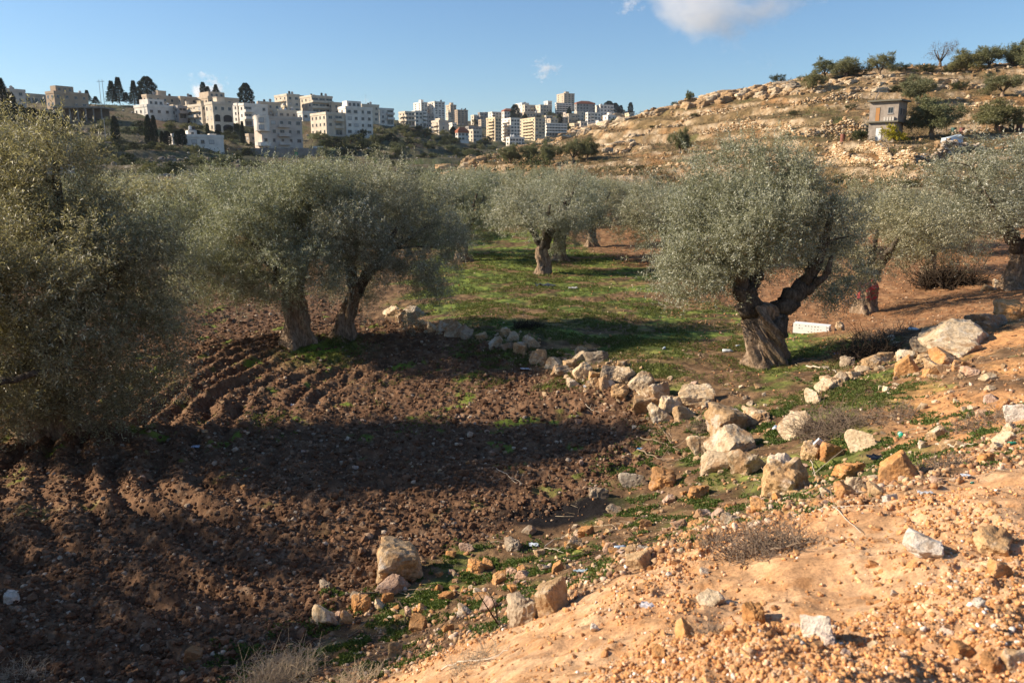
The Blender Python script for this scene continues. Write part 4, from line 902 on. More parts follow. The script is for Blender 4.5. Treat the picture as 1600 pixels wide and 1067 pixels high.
for reg_, L_ in MORE.items():
    for i, (px, py, w, h, tn) in enumerate(sorted(L_)):
        rock(px, py, w, h, tn, f'{SZ(w)} {nm[tn]} stone {reg_}, {ordw(i)} from the left', i + 2, 'stone', group='stones ' + reg_, cat='stone')

# many more loose stones: the larger ones one by one
rg = random.Random(77); cnt = 0
RN = ['in the foreground weeds', 'in the cobbles under the bank crest', 'beside the scorched patch', 'along the stony crest', 'in the grass around the field wall', 'in the gully on the right', 'on the ploughed soil']
REGS = [((600,890),(860,980),40,(.035,.075)),((860,820),(1120,880),45,(.035,.08)),((1000,760),(1250,830),30,(.035,.08)),((1250,730),(1600,790),36,(.03,.07)),((900,590),(1300,690),22,(.05,.10)),((1350,600),(1600,700),16,(.05,.10)),((200,600),(950,780),45,(.04,.08))]
for rn_, ((x0, y0), (x1, y1), n_, (s0, s1)) in zip(RN, REGS):
    for i in range(n_):
        for _ in range(30):
            px, py = rg.uniform(x0, x1), rg.uniform(y0, y1); x, y, z = hit(px, py)
            if float(bank_side(np.array([x]), np.array([y]))[0]) < -.05: break
        tn = rg.choice(['orange','pink','tan','pale','orange'] if py > 700 else ['tan','pale','pink','grey']); s = .8 * rg.uniform(s0, s1) * (.7 if rg.random() < .5 else 1)
        o = link('loose_stone', ROCKS[tn][rg.randrange(5)], None, (x, y, z + s * .3)); o.scale = (s, s * rg.uniform(.7, 1), s * rg.uniform(.5, .85)); o.rotation_euler = (rg.uniform(-.3, .3), 0, rg.uniform(0, 6.28))
        tag(o, f'loose fist-sized {nm[tn]} stone lying {rn_}', 'stone', f'loose {nm[tn]} stones {rn_}')

# ------------------------------------------------------------------ countless clods, gravel and pebbles
def scatter(name, X, Y, S, protos, seed, m, smooth, flat=.7, sink=.25, cols=None, zoff=None):
    rng = np.random.RandomState(seed); Z = full_h(X, Y); Vs = []; Fs = []; Cs = []; b = 0
    k = rng.randint(len(protos), size=len(X)); a = rng.rand(len(X)) * 6.28; tl = rng.normal(size=len(X)) * .5
    for p, (V, Fc) in enumerate(protos):
        i = np.where(k == p)[0]; n = len(i)
        if not n: continue
        ca, sa = np.cos(a[i])[:, None], np.sin(a[i])[:, None]; ct, st_ = np.cos(tl[i])[:, None], np.sin(tl[i])[:, None]
        vx, vy, vz = V[:, 0][None], V[:, 1][None] * (.7 + .3 * rng.rand(n, 1)), V[:, 2][None] * (flat + (1 - flat) * rng.rand(n, 1))
        y2 = vy * ct - vz * st_; z2 = vy * st_ + vz * ct
        wx = vx * ca - y2 * sa; wy = vx * sa + y2 * ca
        s = S[i][:, None]
        Vs.append(np.stack([X[i][:, None] + wx * s, Y[i][:, None] + wy * s, Z[i][:, None] + z2 * s + s * sink], -1).reshape(-1, 3))
        Fs.append((Fc[None] + (np.arange(n) * len(V))[:, None, None]).reshape(-1, 3) + b); b += n * len(V)
        if cols is not None: Cs.append(np.repeat(cols[i], len(V), 0))
    me = quick_mesh(name, np.concatenate(Vs), np.concatenate(Fs), smooth, [m], vcol=np.concatenate(Cs) if cols is not None else None)
    o = link(name, me); o['kind'] = 'stuff'; return o
def clod_proto(seed, sub, rough): return rock_arr(seed, sub, 8, rough, .5)
P0 = [clod_proto(300 + i, 1, .10) for i in range(8)]     # 12 corners
P1 = [rock_arr(320 + i, 2, 6, .13, .18) for i in range(10)]     # 42 corners
def fan(n, y0, y1, px0, px1, seed):
    rng = np.random.RandomState(seed); y = np.exp(rng.uniform(math.log(y0), math.log(y1), n)); u = rng.uniform(ray(px0, 900)[0] * .97, ray(px1, 900)[0] * .97, n); return u * y, y, rng
M_CLOD = ground_mat('clod', 14, .6, .01); M_GRAV = ground_mat('gravel', 30, .5, .006)
def colr(rng, n, sets, w):
    k = rng.choice(len(sets), n, p=w); return np.array(sets)[k] * rng.uniform(.75, 1.25, (n, 1))
X, Y, rng = fan(90000, 6.0, 34, -150, 1100, 1)
bk, pl, ex, a1, a2, rr_ = masks(X, Y); keep = (rng.rand(len(X)) < pl) & (bank_side(X, Y) < -.1); X, Y = X[keep], Y[keep]
S = .0055 + .030 * rng.rand(len(X)) ** 3.4; S = S * (1 + .035 * Y); S[rng.rand(len(X)) < .03] *= 1.8
scatter('soil_clods', X, Y, S, P0, 2, M_CLOD, False, cols=colr(rng, len(X), [(.125,.066,.036),(.18,.10,.056),(.25,.165,.105),(.40,.31,.22)], [.46,.38,.12,.04]))
X, Y, rng = fan(17000, 9, 44, 600, 1750, 3)
bk, pl, ex, a1, a2, rr_ = masks(X, Y); dens = sst(2, 8, X) * sst(15, 18, Y) + .30; keep = (rng.rand(len(X)) < dens * (1 - pl)) & (bank_side(X, Y) < -.1); X, Y = X[keep], Y[keep]
S = (.007 + .02 * rng.rand(len(X)) ** 2.5) * (1 + .03 * Y)
scatter('red_soil_clods', X, Y, S, P0, 4, M_CLOD, False, cols=colr(rng, len(X), [(.33,.16,.07),(.40,.21,.10),(.50,.36,.24),(.20,.11,.06)], [.4,.35,.1,.15]))
X, Y, rng = fan(100000, 1.75, 6.4, 350, 1900, 5)
bs = bank_side(X, Y); rough = sst(-.12, .5, fbm(X, Y, 1.1, 2, 95) + .35 * (1 - sst(2.0, 3.4, Y)) + .25 * (1 - sst(2.3, 3.1, Y)))
keep = (bs > -.05) & (rng.rand(len(X)) < .06 + .94 * rough ** 1.2); X, Y = X[keep][:56000], Y[keep][:56000]
S = (.0019 + .0090 * rng.rand(len(X)) ** 3.3) * (.78 + .15 * Y)
scatter('bank_gravel', X, Y, S, P1, 6, M_GRAV, True, sink=.35, cols=colr(rng, len(X), [(.58,.30,.125),(.48,.23,.09),(.64,.42,.25),(.72,.62,.52),(.34,.17,.08)], [.40,.27,.2,.04,.09]))
X, Y, rng = fan(38000, 4.2, 16, 380, 1750, 7)
bs = bank_side(X, Y); bk, pl, ex, a1, a2, rr_ = masks(X, Y); keep = (bs < 0.1) & (bs > -4.5) & (pl < .5) & (rng.rand(len(X)) < np.exp(bs / 1.6) * .9 + .12); X, Y = X[keep], Y[keep]
S = (.0042 + .027 * rng.rand(len(X)) ** 2.9) * (.8 + .04 * Y)
scatter('rubble_pebbles', X, Y, S, P1, 8, M_GRAV, True, cols=colr(rng, len(X), [(.42,.22,.10),(.50,.33,.19),(.56,.42,.30),(.26,.15,.09)], [.38,.3,.12,.2]))
X, Y, rng = fan(2600, 1.9, 6.0, 450, 1800, 35); keep = (bank_side(X, Y) > .05) & (fbm(X, Y, .8, 3, 93) > -.02); X, Y = X[keep], Y[keep]
scatter('bank_lumps', X, Y, (.006 + .022 * rng.rand(len(X)) ** 2.4) * (.6 + .13 * Y), P1, 36, M_GRAV, False, sink=0.0, cols=colr(rng, len(X), [(.50,.27,.12),(.44,.22,.09),(.56,.34,.18)], [.5,.3,.2]))
# small rubble filling the low field wall and the heap
rng = np.random.RandomState(17); Xr = []; Yr = []
for L_, n_, sprd in ((WALL, 26, .16), (CH, 14, .12), (MORE['beside the boulder heap on the right'], 22, .28)):
    for q_ in L_:
        x, y, z = hit(q_[0], q_[1] + q_[3] * .4, fine=False); r_ = sprd + q_[2] * y / F * .5
        Xr.append(x + rng.normal(size=n_) * r_); Yr.append(y + .1 + rng.normal(size=n_) * r_)
X, Y = np.concatenate(Xr), np.concatenate(Yr); S = .012 + .055 * rng.rand(len(X)) ** 2.2
scatter('wall_rubble', X, Y, S, P1, 18, M_GRAV, False, sink=.15, cols=colr(rng, len(X), [(.33,.215,.12),(.42,.30,.18),(.24,.14,.075),(.50,.39,.26)], [.35,.3,.2,.15]))
# dry twigs and straw littering the ground
def litter(name, X, Y, L_, r_, seed, m):
    rng = np.random.RandomState(seed); n = len(X); a = rng.rand(n) * 6.28; pts = []
    for t in (-.5, 0, .5):
        x = X + np.cos(a) * L_ * t + (t == 0) * rng.normal(size=n) * L_ * .07; y = Y + np.sin(a) * L_ * t + (t == 0) * rng.normal(size=n) * L_ * .07; pts.append(np.stack([x, y, full_h(x, y) + r_ * 1.5 + (t == 0) * L_ * .03], 1))
    side = np.stack([-np.sin(a), np.cos(a), np.zeros(n)], 1) * r_[:, None]; up = np.array([[0, 0, 1.]]) * r_[:, None]; V = []
    for k, p in enumerate(pts): w = 1 - .3 * k; V += [p + side * w, p + up * w, p - side * w, p - up * w]
    V = np.stack(V, 1).reshape(-1, 3); q = np.array([[s * 4 + j, s * 4 + (j + 1) % 4, (s + 1) * 4 + (j + 1) % 4, (s + 1) * 4 + j] for s in (0, 1) for j in range(4)])
    Q = (q[None] + (np.arange(n) * 12)[:, None, None]).reshape(-1, 4); o = link(name, quick_mesh(name, V, Q, False, [m], vcol=np.repeat(np.array([(.30,.22,.14),(.14,.10,.07),(.48,.38,.26)])[rng.choice(3, n, p=[.45, .35, .2])], 12, 0))); o['kind'] = 'stuff'
X, Y, rng = fan(16000, 4.6, 24, 420, 1750, 21); bs = bank_side(X, Y); bk, pl, ex, a1, a2, rr_ = masks(X, Y)
keep = (bs < .15) & (rng.rand(len(X)) < .12 + .88 * (1 - pl) * sst(-.15, .2, fbm(X, Y, .9, 3, 77))); X, Y = X[keep], Y[keep]
litter('twig_litter', X, Y, .04 + .22 * rng.rand(len(X)) ** 2, (.0012 + .0028 * rng.rand(len(X)) ** 2) * (.7 + .06 * Y), 22, M_CLOD)
# stones strewn over the right hillside and pale rubble on the far slope
rng = np.random.RandomState(9); n = 12000; d_ = np.exp(rng.uniform(math.log(72), math.log(200), n)); u_ = rng.uniform(-.12, .80, n); X, Y = u_ * d_, d_
keep = fbm(X, Y, 7, 3, 401) + .25 * rng.normal(size=n) > .16; X, Y = X[keep], Y[keep]; S = (.10 + .38 * rng.rand(len(X)) ** 3)
scatter('hillside_stones', X, Y, S, P0, 10, M_CLOD, False, cols=colr(rng, len(X), [(.46,.30,.16),(.54,.41,.26),(.34,.21,.11)], [.4,.35,.25]))
rng = np.random.RandomState(10); n = 6000; d_ = rng.uniform(110, 420, n); u_ = rng.uniform(-.72, 0, n); X, Y = u_ * d_, d_
keep = fbm(X, Y, 14, 3, 411) + .2 * rng.normal(size=n) > .2; X, Y = X[keep], Y[keep]; S = (.2 + .8 * rng.rand(len(X)) ** 4)
scatter('far_slope_stones', X, Y, S, P0, 12, M_CLOD, False, cols=colr(rng, len(X), [(.26,.22,.18),(.36,.33,.28),(.16,.13,.10)], [.4,.25,.35]))

# ------------------------------------------------------------------ dry-stone walls and ledges of the hillside
M_WST = ground_mat('wall_stone', 3, .6, .05); M_DARK = mat('wall_shadow_fill', (.10, .065, .035), .95, .1)
def stone_wall(label, pts, hpx, size=.34, tone=0, name='dry_stone_terrace', seed=0, jag=.35, lean=.15, cat='wall', d=None):
    """courses of rough stones along a line on the slope"""
    rng = np.random.RandomState(seed + 500); W = [Tz(a, b) for a, b in pts]; W = np.array(W); seg = np.linalg.norm(np.diff(W[:, :2], axis=0), axis=1); s = np.r_[0, np.cumsum(seg)]
    hh = np.interp(np.linspace(0, 1, 8), np.linspace(0, 1, len(hpx)), hpx); X = []; Y = []; Z = []; S = []
    st = size * .8; nlen = int(s[-1] / st) + 1
    for i in range(nlen):
        q = i / max(nlen - 1, 1) * s[-1]; x, y = np.interp(q, s, W[:, 0]), np.interp(q, s, W[:, 1]); g = H1(x, y)
        Hh = np.interp(q / s[-1], np.linspace(0, 1, 8), hh) * y / F * (1 + jag * pn(q * .45, 3.3, seed) * 1.6 + jag * .3 * rng.normal())
        for k in range(-2, max(1, int(Hh / (size * .62)))):
            for dd in (0, .8):
                X.append(x + rng.normal() * size * .15); Y.append(y + dd * size + (k * size * .62) * lean + rng.normal() * size * .14); Z.append(g + k * size * .62 + rng.normal() * size * .1); S.append(size * rng.uniform(.38, .72))
    X, Y, Z, S = map(np.array, (X, Y, Z, S)); V0 = []; F0 = []; C0 = []; b = 0
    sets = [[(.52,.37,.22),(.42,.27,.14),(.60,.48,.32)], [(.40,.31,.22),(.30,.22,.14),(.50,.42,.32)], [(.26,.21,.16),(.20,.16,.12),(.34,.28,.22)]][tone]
    for j in range(len(X)):
        V, Fc = P0[rng.randint(8)]; a = rng.rand() * 6.28; ca, sa = math.cos(a), math.sin(a)
        v = V * S[j] * np.array([1.15, 1, .8]); V0.append(np.stack([v[:, 0] * ca - v[:, 1] * sa + X[j], v[:, 0] * sa + v[:, 1] * ca + Y[j], v[:, 2] + Z[j]], 1)); F0.append(Fc + b); b += len(V)
        C0.append(np.repeat([np.array(sets[rng.randint(3)]) * rng.uniform(.75, 1.25)], len(V), 0))
    me = quick_mesh(name, np.concatenate(V0), np.concatenate(F0), False, [M_WST], vcol=np.concatenate(C0)); o = link(name, me); return tag(o, label, cat)
WL = [('tall tumbled dry-stone wall left of the two-storey hut', [(1262,211),(1290,207),(1320,205),(1352,204)], [10,20,22,20], .45, 0),
 ('long low dry-stone wall crossing the middle of the slope', [(1095,212),(1130,208),(1165,204),(1196,200)], [8,12,14,8], .42, 0),
 ('low dry-stone wall continuing right of the long one', [(1190,208),(1220,205),(1250,206)], [8,10,8], .4, 0),
 ('sunlit retaining wall right under the two-storey hut', [(1338,238),(1365,243),(1395,250),(1428,252)], [12,18,24,28], .34, 0),
 ('pale tumbled wall running down to the right below the hut', [(1300,248),(1325,250),(1350,256),(1385,266)], [16,20,14,8], .40, 0),
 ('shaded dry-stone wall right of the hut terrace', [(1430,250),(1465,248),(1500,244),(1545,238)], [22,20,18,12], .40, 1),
 ('rough wall at the foot of the slope above the grove', [(1170,258),(1205,254),(1245,256),(1295,250)], [10,9,11,8], .38, 0),
 ('short broken wall below the hut terrace', [(1400,262),(1425,262),(1460,262)], [9,11,8], .38, 0),
 ('terrace wall near the top right of the slope', [(1468,168),(1510,166),(1560,166),(1602,166)], [10,9,10,9], .45, 0),
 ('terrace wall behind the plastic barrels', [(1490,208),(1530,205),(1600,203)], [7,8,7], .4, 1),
 ('broken wall high above the hut, left of the dense tree', [(1240,168),(1262,164),(1300,158),(1345,152)], [7,9,12,10], .5, 0),
 ('short rubble wall on the lower slope above the row of round trees', [(955,238),(985,230),(1000,224)], [6,9,6], .45, 0),
 ('rubble band between the lone tree and the crest', [(1055,192),(1090,184),(1130,178),(1160,172)], [6,8,10,6], .5, 0),
 ('rubble band crossing under the crest on the left part of the ridge', [(1010,205),(1040,198),(1075,190)], [5,7,6], .5, 0),
 ('low wall across dry grass right of the row of round trees', [(985,262),(1030,258),(1070,262),(1110,268)], [4,5,6,4], .4, 0),
 ('grey terrace wall below the white villa on the far slope', [(235,247),(280,244),(330,246),(372,248)], [8,10,9,8], .9, 2),
 ('grey terrace wall lower left on the far slope', [(150,226),(190,224),(232,226)], [5,6,5], .9, 2),
 ('dark terrace wall below the brown block on the far slope', [(95,200),(130,204),(160,208)], [6,7,5], .9, 2)]
for i, (lb, pts, hp, sz, tn) in enumerate(WL): stone_wall(lb, pts, hp, sz, tn, seed=i)
# natural outcrops: big broken blocks along the crest and the nose of the ridge
def outcrop(label, pts, hpx, n, tone, seed):
    rng = np.random.RandomState(seed + 900); V0 = []; F0 = []; C0 = []; b = 0; Pr = OUT
    n = int(n * 1.7)
    for j in range(n):
        t = (j + rng.rand()) / n; px = np.interp(t, np.linspace(0, 1, len(pts)), [p[0] for p in pts]); py = np.interp(t, np.linspace(0, 1, len(pts)), [p[1] for p in pts]) + rng.normal() * hpx * .3
        x, y, z = hit(px, py); h = hpx * y / F * rng.uniform(.35, .8); w = h * rng.uniform(1.0, 2.8)
        V, Fc = Pr[rng.randint(len(Pr))]; a = rng.normal() * .4; ca, sa = math.cos(a), math.sin(a); v = V * np.array([w, w * .8, h]); v[:, 2] += .25 * v[:, 0] * .5
        V0.append(np.stack([v[:, 0] * ca - v[:, 1] * sa + x, v[:, 0] * sa + v[:, 1] * ca + y + w * .4, v[:, 2] + z - h * .05], 1)); F0.append(Fc + b); b += len(V)
        C0.append(np.repeat([np.array([(.44,.30,.17),(.36,.235,.125),(.52,.41,.28)][rng.randint(3)]) * rng.uniform(.8, 1.2)], len(V), 0))
    o = link('rock_outcrop', quick_mesh('rock_outcrop', np.concatenate(V0), np.concatenate(F0), True, [M_OUT], vcol=np.concatenate(C0))); tag(o, label, 'rock outcrop')
M_OUT = ground_mat('outcrop_rock', 1.6, 1.0, .25); OUT = [rock_arr(700 + i, 4, 8, .16, .12) for i in range(6)]
for i, (lb, pts, hp, n_) in enumerate([('bare broken rock at the low left nose of the ridge', [(682,270),(705,262),(735,256),(762,250)], 10, 34),
 ('pale slabs behind the left trees of the round tree row', [(760,246),(785,238),(815,232)], 7, 20),('jagged rocks on the crest above the round tree row', [(815,232),(850,222),(880,216),(905,208)], 8, 26),
 ('large tilted pale slabs on the crest before the city', [(905,208),(930,200),(955,190),(985,178)], 10, 26),('pale rocks along the crest between tiny lone tree and low bush', [(985,182),(1020,174),(1050,168),(1080,162)], 8, 28),
 ('overhanging rock ledge under the crest, longest and darkest', [(1080,164),(1110,158),(1140,150),(1165,148)], 13, 30),('crumbling rock face right of the overhanging ledge', [(1165,150),(1190,146),(1215,142),(1240,138)], 11, 26),
 ('bright pale ledge beneath the crest olive', [(1228,146),(1260,146),(1295,140)], 7, 22),('rocky rim under the skyline cluster of olives', [(1280,128),(1330,128),(1380,124),(1430,118)], 7, 26),
 ('broken ledge above the two-storey hut', [(1325,146),(1360,140),(1400,132)], 9, 22),('dark craggy ledge near the top right', [(1440,140),(1480,134),(1530,134),(1590,130)], 10, 28),('rocky rim at the top right of the skyline', [(1430,116),(1480,112),(1540,112),(1600,108)], 6, 24),
 ('pale band of rock across the slope above the round trees', [(945,235),(975,222),(995,214)], 8, 18),('white rocks in the hollow below the hut walls', [(1395,278),(1405,284),(1412,290)], 9, 8)]): outcrop(lb, pts, hp, n_, 0, i)
# ------------------------------------------------------------------ buildings of the town on the far hill
def stucco(name, c, blot=.25, sc=.35):
    m = mat(name, c, .9, .15); t = NT(m); p = t.pos(); n = t.noise(sc, 5, p, .6)
    col = t.mix(1.0, t.ramp(n, [(.3, g3(1 - blot)), (.7, g3(1 + blot * .4))]), c, 'MULTIPLY')
    t.l(col, t.b.inputs['Base Color']); return m
WC = {'white': stucco('wall_white', (.70,.65,.57)), 'cream': stucco('wall_cream', (.62,.53,.41)), 'beige': stucco('wall_beige', (.54,.43,.31)), 'pink': stucco('wall_pinkish', (.60,.50,.41)),
      'grey': stucco('wall_grey', (.34,.31,.28)), 'brown': stucco('wall_brown', (.40,.30,.21)), 'yellow': stucco('wall_yellowish', (.62,.50,.33)), 'bright': stucco('wall_bright', (.78,.71,.61))}
M_ROOF = mat('roof_slab', (.42,.38,.33)); M_PANE = mat('window_pane', (.025,.03,.035), .15, .5); M_FRAME = mat('window_frame', (.30,.28,.26)); M_SHUT = mat('shutter', (.52,.50,.46)); M_TILE = mat('red_tile', (.36,.12,.06)); M_TANK = mat('tank_black', (.03,.03,.032), .5); M_TANKW = mat('tank_white', (.62,.62,.60), .5)
M_CONC = stucco('concrete', (.25,.235,.21), .35, .5); M_HOLESHADE = mat('opening_shade', (.03,.026,.022)); M_METAL = mat('grey_metal', (.3,.3,.3), .5); M_RAIL = mat('railing', (.10,.09,.08), .6)  # the opening material is a flat dark colour standing for shade inside
def win_mesh(pm):
    b = MB(); f = .09
    b.box(-.5,.5,-.05,0,-.5,-.5+f,0); b.box(-.5,.5,-.05,0,.5-f,.5,0); b.box(-.5,-.5+f,-.05,0,-.5+f,.5-f,0); b.box(.5-f,.5,-.05,0,-.5+f,.5-f,0); b.box(-.5+f,.5-f,-.02,0,-.5+f,.5-f,1); b.box(-.02,.02,-.04,-.021,-.5+f,.5-f,0)
    b.box(-.56,.56,-.12,0,-.58,-.501,0)
    return b.mesh('window', [M_FRAME, pm])
WM = win_mesh(M_PANE); WS = win_mesh(M_SHUT)
bt_ = MB(); bt_.cyl(0,0,0,1,.5,.5,12,0); bt_.cyl(0,0,1.0001,1.15,.5,.12,12,0); bt_.box(-.6,.6,-.6,.6,-.25,-.001,1)
TB = bt_.mesh('water_tank', [M_TANK, M_METAL]); TW_ = TB.copy(); TW_.materials[0] = M_TANKW
def dishmesh():
    b = MB(); n = 12
    for r0, r1, y0, y1 in ((0.02,.3,.10,.06),(.3,.55,.06,-.04)):
        for i in range(n):
            a0, a1 = 2*math.pi*i/n, 2*math.pi*(i+1)/n; k = len(b.v)
            b.v += [(r0*math.cos(a0),y0,.9+r0*math.sin(a0)),(r1*math.cos(a0),y1,.9+r1*math.sin(a0)),(r1*math.cos(a1),y1,.9+r1*math.sin(a1)),(r0*math.cos(a1),y0,.9+r0*math.sin(a1))]; b.f.append([k,k+1,k+2,k+3]); b.m.append(0)
    b.cyl(0,.12,0,.9,.04,.04,6,0); return b.mesh('satellite_dish', [M_METAL])
DM = dishmesh()
BANG = {}
def building(label, x0, x1, top, base, d, fl=.3, floors=4, col='cream', beta=27, nx=None, ny=None, feat='', win=(1.25,1.25), cat='apartment block', name='apartment_building', shut=.15, seed=None):
    d = row_depth((x0 + x1) / 2, base, d)
    rng = random.Random(int(x0 * 7 + top * 3)); a0, b0 = ray((x0 + x1) / 2, base); al = math.atan(a0); be = R(beta); th = be - al
    Wm = (x1 - x0) * d / F; w = max((1 - fl) * Wm / math.cos(be), 1.5); dp = max(fl * Wm / math.sin(be), 2.5) if fl > 0.02 else min(w * .8, 12)
    zt = CAMZ + ray(x0, top)[1] * d; cx, _, cz = P((x0 + x1) / 2, base, d); h = zt - cz
    # apparent centre = middle of (left face + front)
    loc = (cx, d, cz); t = thing(name, label, cat, loc, th); off = (-dp * math.sin(be) + w * math.cos(be)) / 2     # shift so the whole silhouette is centred
    ox = -(w * math.cos(be) - dp * math.sin(be)) / 2 / math.cos(al) * 1.0
    # local frame: front face on y=0, x in [0,w]; left face on x=0, y in [0,dp]; put the near-left corner where it shows
    sx = fl * Wm - Wm / 2
    t.location = (cx + sx, d, cz)
    b = MB(); b.box(0, w, 0, dp, -3 - d * .003, h - .25, 0)
    b.build('wall', [WC[col]], t)
    r = MB(); e = .18
    r.box(-e, w + e, -e, dp + e, h - .249, h, 0)
    pz = .75
    r.box(-e, w + e, -e, .1, h + .001, h + pz, 0); r.box(-e, w + e, dp - .1, dp + e, h + .001, h + pz, 0); r.box(-e, .1, .1001, dp - .1001, h + .001, h + pz, 0); r.box(w - .1, w + e, .1001, dp - .1001, h + .001, h + pz, 0)
    r.build('roof', [WC[col] if 'R' not in feat else M_TILE], t)
    fh = h / floors; nx = nx if nx is not None else max(1, int(w / 3.0)); ny = ny if ny is not None else max(1, int(dp / 3.4)) if fl > .05 else 0
    if floors * (nx + ny) > 96: nx = int(nx * .7); ny = int(ny * .7)
    ww, wh = win; bal = set()
    if 'b' in feat:
        k = max(1, nx // 3); st = rng.randrange(0, max(1, nx - k + 1)); bal = set(range(st, st + k))
    if 'B' in feat: bal = set(range(nx))
    for f in range(floors):
        zc = (f + .52) * fh
        for i in range(nx):
            xc = (i + .5) * w / nx + (0 if len(bal) else rng.uniform(-.15, .15))
            if i in bal:
                o = link('window', WM, t, (xc, -.003, f * fh + 1.15)); o.scale = (w / nx * .86, 1, 2.1); continue
            if rng.random() < .06: continue
            o = link('window', WS if rng.random() < shut else WM, t, (xc, -.003, zc)); o.scale = (min(ww * rng.choice([.8, 1, 1, 1.35]), w / nx * .8), 1, min(wh, fh * .55))
        if bal and f > 0:
            xa, xb = min(bal) * w / nx, (max(bal) + 1) * w / nx; q = MB(); q.box(xa, xb, -1.3, -.001, f * fh - .1, f * fh + .08, 0); q.box(xa, xb, -1.3, -1.18, f * fh + .081, f * fh + 1.0, 0); q.box(xa, xa + .1, -1.179, -.001, f * fh + .081, f * fh + 1.0, 0); q.box(xb - .1, xb, -1.179, -.001, f * fh + .081, f * fh + 1.0, 0); q.build('balcony', [WC[col]], t)
        for i in range(ny):
            yc = dp - (i + .5) * dp / ny; o = link('window', WS if rng.random() < shut else WM, t, (-.003, yc, zc)); o.rotation_euler = (0, 0, -math.pi / 2); o.scale = (min(ww, dp / ny * .6), 1, min(wh, fh * .55))
        if 'L' in feat and f > 0:
            q = MB(); q.box(-1.3, -.001, dp * .15, dp * .75, f * fh - .1, f * fh + .08, 0); q.box(-1.3, -1.18, dp * .15, dp * .75, f * fh + .081, f * fh + 1.0, 0); q.build('balcony', [WC[col]], t)
    if 'p' in feat:            # stair house on the roof
        q = MB(); q.box(w * .35, w * .35 + min(4, w * .4), dp * .3, dp * .3 + min(4, dp * .5), h + .001, h + 2.7, 0); q.box(w * .35 - .15, w * .35 + min(4, w * .4) + .15, dp * .3 - .15, dp * .3 + min(4, dp * .5) + .15, h + 2.701, h + 2.9, 0); q.build('stair_house', [WC[col]], t)
    if 'P' in feat:
        q = MB(); q.box(w * .1, w * .62, dp * .15, dp * .8, h + .001, h + 3.0, 0); q.build('upper_storey', [WC[col]], t)
        for xx in (.2, .36, .52): o = link('window', WM, t, (w * xx, dp * .15 - .003, h + 1.6)); o.scale = (1.2, 1, 1.2)
    for i in range(rng.randrange(1, 4) if 't' in feat else 0):
        o = link('water_tank', TB if rng.random() < .6 else TW_, t, (rng.uniform(.15, .85) * w, rng.uniform(.15, .5) * dp, h + (.95 if rng.random() < .5 else .3))); o.scale = (1.1, 1.1, 1.3)
    if 't' in feat: o = link('satellite_dish', DM, t, (rng.uniform(.2, .8) * w, dp * .2, h + .3)); o.scale = (1.3, 1.3, 1.3)
    if 'R' in feat:
        q = MB(); k = len(q.v); z0 = h + pz + .001; q.v += [(-.4,-.4,z0),(w+.4,-.4,z0),(w+.4,dp+.4,z0),(-.4,dp+.4,z0),(w*.3,dp*.5,z0+2.2),(w*.7,dp*.5,z0+2.2)]
        for f_ in ((0,1,5,4),(1,2,5),(2,3,4,5),(3,0,4),(3,2,1,0)): q.f.append([k + i for i in f_]); q.m.append(0)
        q.build('tiled_roof', [M_TILE], t)
    if 'a' in feat:            # antenna mast
        q = MB(); q.cyl(w*.5,dp*.5,h,h+6,.05,.03,6,0); q.box(w*.5-.6,w*.5+.6,dp*.5-.02,dp*.5+.02,h+5.2,h+5.25,0); q.build('antenna', [M_METAL], t)
    return t
